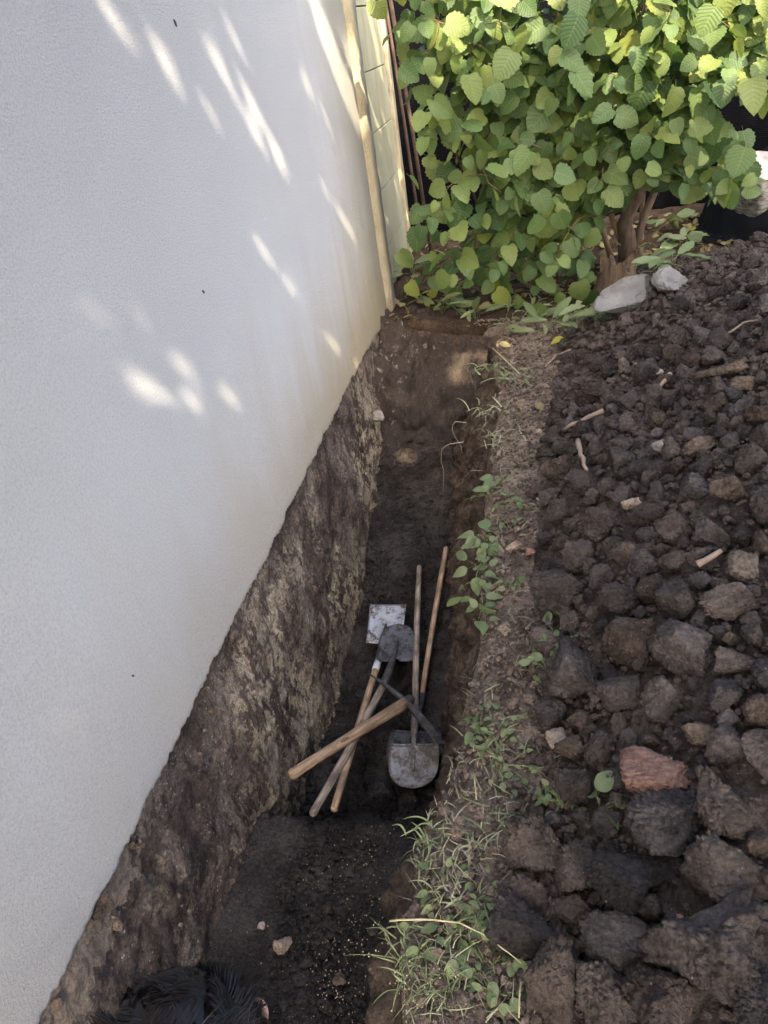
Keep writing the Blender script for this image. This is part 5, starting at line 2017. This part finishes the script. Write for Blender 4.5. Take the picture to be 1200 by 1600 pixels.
# fallen leaves
for (a, b, s, lab) in ((838, 637, 0.06, 'yellow fallen leaf on the far ledge'), (780, 545, 0.07, 'bright yellow green fallen leaf at the far trench corner'),
                       (930, 502, 0.10, 'pale green fallen leaf beside the concrete block'), (885, 545, 0.06, 'pale rimmed leaf lying before the strap leaved plants'),
                       (880, 535, 0.08, 'orange brown dry leaf under the hazel front')):
    P = on_surface(a, b) + np.array([0, 0, 0.03])
    o = bpy.data.objects.new('fallen_leaf', DL_ME[0] if ('yellow' in lab or 'brown' in lab) else WD_ME[1])
    COL.objects.link(o)
    A = leaf_frame(P, rng.normal(size=3) * [1, 1, 0.2], [0, -0.4, 0.9], s)
    o.matrix_world = Matrix(((A[0, 0], A[0, 1], A[0, 2], P[0]), (A[1, 0], A[1, 1], A[1, 2], P[1]), (A[2, 0], A[2, 1], A[2, 2], P[2]), (0, 0, 0, 1)))
    tag(o, lab, 'leaf')
rr_ = np.random.default_rng(71)
fr, po, rn = [], [], []
for k in range(900):
    p = np.array([rr_.uniform(-1.0, 2.0), rr_.uniform(4.75, 6.7), 0.02])
    if heap_h(p[0], p[1]) > 0:
        continue
    fr.append(leaf_frame(p, rr_.normal(size=3) * [1, 1, 0.3], [rr_.normal() * .4, rr_.normal() * .4, 1], rr_.uniform(0.04, 0.09)))
    po.append(p)
    rn.append(rr_.random())
tag(joined_leaves('leaf_litter', [leaf_np('ovate', 80 + i) for i in range(3)], fr, po, M['dry_leaf'], rn), 'dry leaf litter on the ground under the bush', kind='stuff')

# =================================================================== PERSON IN THE TRENCH (only the hair shows)
HEAD = np.array([-0.398, 0.257, 0.755])
HSH = HEAD - np.array([-0.375, 0.315, 0.845])
pm = bpy.data.meshes.new('person')
J = {'pel': (-0.66, 0.12, 0.16, .135, .11), 'bel': (-0.62, 0.14, 0.32, .13, .105), 'che': (-0.55, 0.19, 0.48, .155, .11), 'nec': (-0.45, 0.265, 0.64, .055, .055), 'hd0': (-0.405, 0.295, 0.75, .07, .08), 'hd1': (-0.375, 0.315, 0.82, .072, .082), 'hd2': (-0.37, 0.318, 0.865, .045, .05),
     'sL': (-0.70, 0.21, 0.565, .06, .06), 'sR': (-0.42, 0.05, 0.565, .06, .06), 'eL': (-0.80, 0.36, 0.34, .042, .042), 'eR': (-0.45, 0.02, 0.29, .042, .042), 'wL': (-0.76, 0.50, 0.14, .028, .03), 'wR': (-0.55, 0.22, 0.13, .028, .03), 'pL': (-0.75, 0.54, 0.06, .03, .016), 'pR': (-0.58, 0.27, 0.06, .03, .016),
     'hL': (-0.75, 0.13, 0.10, .085, .085), 'hR': (-0.57, 0.09, 0.10, .085, .085), 'kL': (-0.82, 0.24, -0.24, .055, .06), 'kR': (-0.60, 0.20, -0.24, .055, .06), 'aL': (-0.84, 0.10, -0.60, .038, .04), 'aR': (-0.62, 0.02, -0.60, .038, .04), 'tL': (-0.84, 0.26, -0.635, .035, .03), 'tR': (-0.62, 0.18, -0.635, .035, .03),
     'nos': (-0.32, 0.415, 0.80, .014, .016), 'erL': (-0.430, 0.330, 0.755, .009, .016), 'erR': (-0.338, 0.295, 0.755, .009, .016)}
E_ = [('pel', 'bel'), ('bel', 'che'), ('che', 'nec'), ('nec', 'hd0'), ('hd0', 'hd1'), ('hd1', 'hd2'), ('che', 'sL'), ('che', 'sR'), ('sL', 'eL'), ('sR', 'eR'), ('eL', 'wL'), ('eR', 'wR'), ('wL', 'pL'), ('wR', 'pR'),
      ('pel', 'hL'), ('pel', 'hR'), ('hL', 'kL'), ('hR', 'kR'), ('kL', 'aL'), ('kR', 'aR'), ('aL', 'tL'), ('aR', 'tR'), ('hd1', 'nos'), ('hd1', 'erL'), ('hd1', 'erR')]
names = list(J)
SH = {'hd0': 1, 'hd1': 1, 'hd2': 1, 'nos': 1, 'erL': 1, 'erR': 1, 'nec': 0.9, 'che': 0.55, 'sL': .55, 'sR': .55, 'eL': .4, 'eR': .4, 'bel': 0.25}
vs = [tuple(np.array(J[k][:3]) + HSH * SH.get(k, 0)) for k in names]
rads = [J[k][3:] for k in names]
es = [(names.index(a), names.index(b)) for a, b in E_]
for w_ in ('L', 'R'):       # fingers and thumb
    pi_ = names.index('p' + w_)
    for q_ in range(5):
        b = np.array(J['p' + w_][:3])
        off = (q_ - 1.5) * 0.018
        if q_ == 4:
            a1 = b + np.array([-0.035, 0.0, 0.01])
            a2 = a1 + np.array([-0.01, 0.02, -0.03])
        else:
            a1 = b + np.array([off, 0.02, -0.04])
            a2 = a1 + np.array([0, -0.008, -0.035 + 0.006 * abs(q_ - 1.5)])
        vs += [tuple(a1), tuple(a2)]
        rads += [(.009, .009), (.007, .007)]
        es += [(pi_, len(vs) - 2), (len(vs) - 2, len(vs) - 1)]
pm.from_pydata(vs, es, [])
person = bpy.data.objects.new('person', pm)
COL.objects.link(person)
sk = person.modifiers.new('skin', 'SKIN')
for i, r in enumerate(rads):
    pm.skin_vertices[0].data[i].radius = r
    pm.skin_vertices[0].data[i].use_root = (i == 0)
sb = person.modifiers.new('sub', 'SUBSURF')
sb.levels = sb.render_levels = 2
t = NT('clothed_body')
sx = t.n('ShaderNodeSeparateXYZ')
t.l(t.coords('Position'), sx.inputs[0])
isskin = t.math('GREATER_THAN', sx.outputs[2], 0.63)
pants = t.math('LESS_THAN', sx.outputs[2], 0.12)
colr = t.mix(isskin, t.mix(pants, (0.09, 0.10, 0.12), (0.03, 0.035, 0.05)), (0.45, 0.27, 0.19))
pm.materials.append(t.done(t.principled(colr, 0.8)))
tag(person, 'person with tousled black hair standing in the trench, only the head showing', 'person')

# hair: a cap plus many curved strands
rr_ = np.random.default_rng(101)
Vh, Fh = [], []
hd_up = unit(np.array([0.15, 0.05, 1.0]))
axs = np.array([0.086, 0.098, 0.098])
NS = 11000
SEG = 6
tuft = rr_.normal(size=(46, 3))
tuft /= np.linalg.norm(tuft, axis=1)[:, None]
tdir = rr_.normal(size=(46, 3)) * 0.95
cnt = 0
while cnt < NS:
    d = rr_.normal(size=3)
    d /= np.linalg.norm(d)
    if d[2] < -0.42 or (d[1] > 0.72 and d[2] < 0.10):
        continue
    cnt += 1
    k = int(np.argmax(tuft @ d))
    root = HEAD + d * axs
    flow = tdir[k] + rr_.normal(size=3) * 0.07 + np.array([0.0, 0.35, 0.0])
    flow = flow - d * np.dot(flow, d)
    lift = 0.34 + 0.10 * rr_.random() + 0.26 * (k % 3 == 0)
    ln = rr_.uniform(0.030, 0.052)
    pnt = root - d * 0.004
    dirv = unit(d * lift * 1.4 + flow * 0.9)
    side = unit(np.cross(dirv, d + rr_.normal(size=3) * 0.2))
    b0 = len(Vh)
    for s_ in range(SEG):
        t_ = s_ / (SEG - 1)
        w = 0.0009 * (1 - t_ * 0.85)
        Vh += [pnt - side * w, pnt + side * w]
        dirv = unit(dirv + (tuft[k] - d) * 0.30 + np.array([0, 0, -0.16]) + flow * 0.12 - d * 0.10)
        pnt = pnt + dirv * ln / (SEG - 1) + side * 0.0022 * math.sin(t_ * 7 + k)
        rel = (pnt - HEAD) / axs
        rn_ = np.linalg.norm(rel)
        if rn_ < 1.03:
            pnt = HEAD + rel / rn_ * 1.03 * axs
    for s_ in range(SEG - 1):
        Fh.append((b0 + 2 * s_, b0 + 2 * s_ + 1, b0 + 2 * s_ + 3, b0 + 2 * s_ + 2))
V, F = ICO[4]
capm = V[:, 2] > -0.35
V2 = V * axs * (1.0 + 0.03 * fbm(V * 5, 3, 7))[:, None] + HEAD
ok = capm[F].all(1)
nb = len(Vh)
me = mesh_np('hair', np.array(Vh), np.array(Fh))
hair = link('hair', me, M['hair'])
hair.parent = person
me = mesh_np('hair_cap', V2, F[ok])
hc = link('scalp_hair', me, M['hair'])
hc.parent = hair

# =================================================================== TREE BEHIND THE CAMERA THAT SHADES THE PLACE
tree = empty('garden_tree', (3.4, -4.6, 0), 'leafy garden tree behind the photographer shading the wall and heap', 'tree')
CROWN_C = np.array([0.6, 3.0, 0.3]) + SUN * 7.6
E1 = unit(np.cross(SUN, [0, 0, 1.0]))
E2 = unit(np.cross(E1, SUN))
# lines of sight to the sun that stay open: the gaps through which the sun reaches wall, trench and leaves
gaps = []


def gap(p, r, k=0.36):
    gaps.append((np.asarray(p, float), r * k))


for a, b, r in (((225, 50), (290, 150), .030), ((152, 0), (212, 72), .030), ((350, 28), (385, 95), .022), ((330, 60), (350, 120), .018), ((355, 120), (372, 172), .018),
                ((370, 115), (407, 185), .032), ((390, 190), (414, 228), .016), ((470, 105), (488, 150), .024), ((500, 280), (517, 315), .030), ((397, 370), (425, 415), .026),
                ((510, 523), (530, 555), .034), ((208, 575), (242, 635), .028), ((278, 605), (322, 650), .034), ((265, 550), (300, 590), .014),
                ((345, 600), (365, 640), .018), ((545, 350), (558, 380), .028), ((528, 325), (540, 355), .026), ((320, 160), (340, 195), .012), ((425, 215), (442, 255), .022), ((505, 175), (518, 205), .022),
                ((445, 420), (462, 470), .010), ((555, 560), (562, 580), .016)):
    m_ = (np.array(a) + np.array(b)) / 2
    gap(onx(m_[0], m_[1], WALL_X), r)
for t_ in np.linspace(0, 1, 9):      # the long bright wedge at the house corner
    a = np.array([500, 32]) * (1 - t_) + np.array([552, 168]) * t_
    gap(onx(a[0], a[1], WALL_X), 0.050 + 0.02 * math.sin(t_ * 3.1), 1.25)
for (a, b) in ((553, 75), (557, 105), (561, 135), (566, 165)):
    gap(onx(a, b, WALL_X + 0.03), 0.05, 1.0)
for (a, b, r) in ((600, 20, .02), (605, 60, .02), (612, 110, .03), (608, 90, .02), (615, 160, .015), (622, 275, .05), (628, 290, .04), (600, 190, .02), (606, 215, .02), (596, 250, .02), (612, 285, .02), (580, 35, .02), (590, 75, .02), (618, 300, .03), (600, 135, .02), (592, 100, .02)):
    gap(onx(a, b, WALL_X - 0.06), r, 0.7)
gap(onz(712, 586, -0.26), 0.045, 0.8)
gap(onz(640, 710, -0.56), 0.040, 0.8)
gap(onz(730, 546, -0.10), 0.040, 0.8)
gap(onz(745, 558, -0.04), 0.03)
gap(onz(772, 530, 0.0), 0.05)
gap(onz(790, 538, 0.0), 0.04)
for k in range(64):                  # upper leaves of the bush catch the sun
    px, py = rng.uniform(575, 1190), -60 + 300 * rng.random() ** 2.2
    gap(ony(px, py, 4.9), rng.uniform(0.05, 0.12), 1.0)
for k in range(14):
    gap(ony(rng.uniform(1080, 1200), rng.uniform(100, 230), 6.5), rng.uniform(0.02, 0.04))
GP = np.array([g[0] for g in gaps])
GR = np.array([g[1] for g in gaps])
GA, GB = GP @ E1, GP @ E2
rr_ = np.random.default_rng(202)
ca, cb_ = CROWN_C @ E1, CROWN_C @ E2
la_ = leaf_np('ovate', 3)
Vs, Fs = [], []
lv = np.array([(0, 0, 0), (0.34, 0.38, 0.05), (0, 1.0, -0.06), (-0.34, 0.38, 0.05), (0.22, 0.75, 0.0), (-0.22, 0.75, 0.0)])
lf = np.array([(0, 1, 4), (0, 4, 2), (0, 2, 5), (0, 5, 3)])
base = 0
Vall, Fall = [], []
for layer in range(6):
    sp_ = 0.062
    A_, B_ = np.meshgrid(np.arange(-3.9, 3.9, sp_), np.arange(-3.5, 3.5, sp_))
    A_ = (A_ + rr_.uniform(-.5, .5, A_.shape) * sp_).ravel()
    B_ = (B_ + rr_.uniform(-.5, .5, B_.shape) * sp_).ravel()
    e = (A_ / 3.8) ** 2 + (B_ / 3.4) ** 2 + 0.25 * fbm(np.column_stack([A_, B_, A_ * 0 + layer]), 3, 5)
    k = e < 1
    A_, B_ = A_[k], B_[k]
    n = len(A_)
    dep = (layer - 2.5) * 0.25 * np.sqrt(np.clip(1.05 - e[k], 0.05, 1)) + rr_.normal(size=n) * 0.12
    ln = rr_.uniform(0.075, 0.115, n)
    th = rr_.uniform(0, 6.283, n)
    # leaf built in the (E1, E2, SUN) frame, tilted at random
    tilt = rr_.normal(size=(n, 2)) * 0.35
    c, s = np.cos(th), np.sin(th)
    L = lv[None] * ln[:, None, None]
    L[:, :, 1] -= ln[:, None] * 0.5
    xa = L[..., 0] * c[:, None] - L[..., 1] * s[:, None]
    ya = L[..., 0] * s[:, None] + L[..., 1] * c[:, None]
    za = L[..., 2] + xa * tilt[:, :1] + ya * tilt[:, 1:]
    a_abs = xa + A_[:, None] + ca
    b_abs = ya + B_[:, None] + cb_
    # drop leaves that would close a gap
    keep = np.ones(n, bool)
    mid_a, mid_b = A_ + ca, B_ + cb_
    hl = ln * 0.40
    for ga, gb_, gr in zip(GA, GB, GR):
        # distance from the gap to the leaf's midrib segment, less its half width
        ux, uy = -s, c
        dx, dy = ga - mid_a, gb_ - mid_b
        tpar = np.clip(dx * ux + dy * uy, -ln * 0.5, ln * 0.5)
        dd_ = np.hypot(dx - tpar * ux, dy - tpar * uy)
        wloc = ln * 0.34 * np.sqrt(np.clip(1 - (tpar / (ln * 0.52)) ** 2, 0, 1))
        keep &= dd_ > gr + wloc * 0.9
    a_abs, b_abs, za, dep = a_abs[keep], b_abs[keep], za[keep], dep[keep]
    W = a_abs[..., None] * E1 + b_abs[..., None] * E2 + (za + dep[:, None] + CROWN_C @ SUN)[..., None] * SUN
    m = len(W)
    Vall.append(W.reshape(-1, 3))
    Fall.append((lf[None] + (np.arange(m) * 6)[:, None, None] + base).reshape(-1, 3))
    base += m * 6
cr = link('crown', mesh_np('crown', np.concatenate(Vall), np.concatenate(Fall), smooth=False), M['crown'])
child(cr, tree)
cr['kind'] = 'stuff'
mb = MB()
cc = CROWN_C
mb.tube([(3.4, -4.6, -0.1), (3.42, -4.5, 0.5), (3.45, -4.3, 1.6), (3.5, -4.1, 2.8), (3.45, -3.6, 4.0), (3.4, -3.0, 5.2)], [0.26, 0.2, 0.17, 0.15, 0.12, 0.07], 14)
child(mb.obj('trunk', M['bark']), tree)
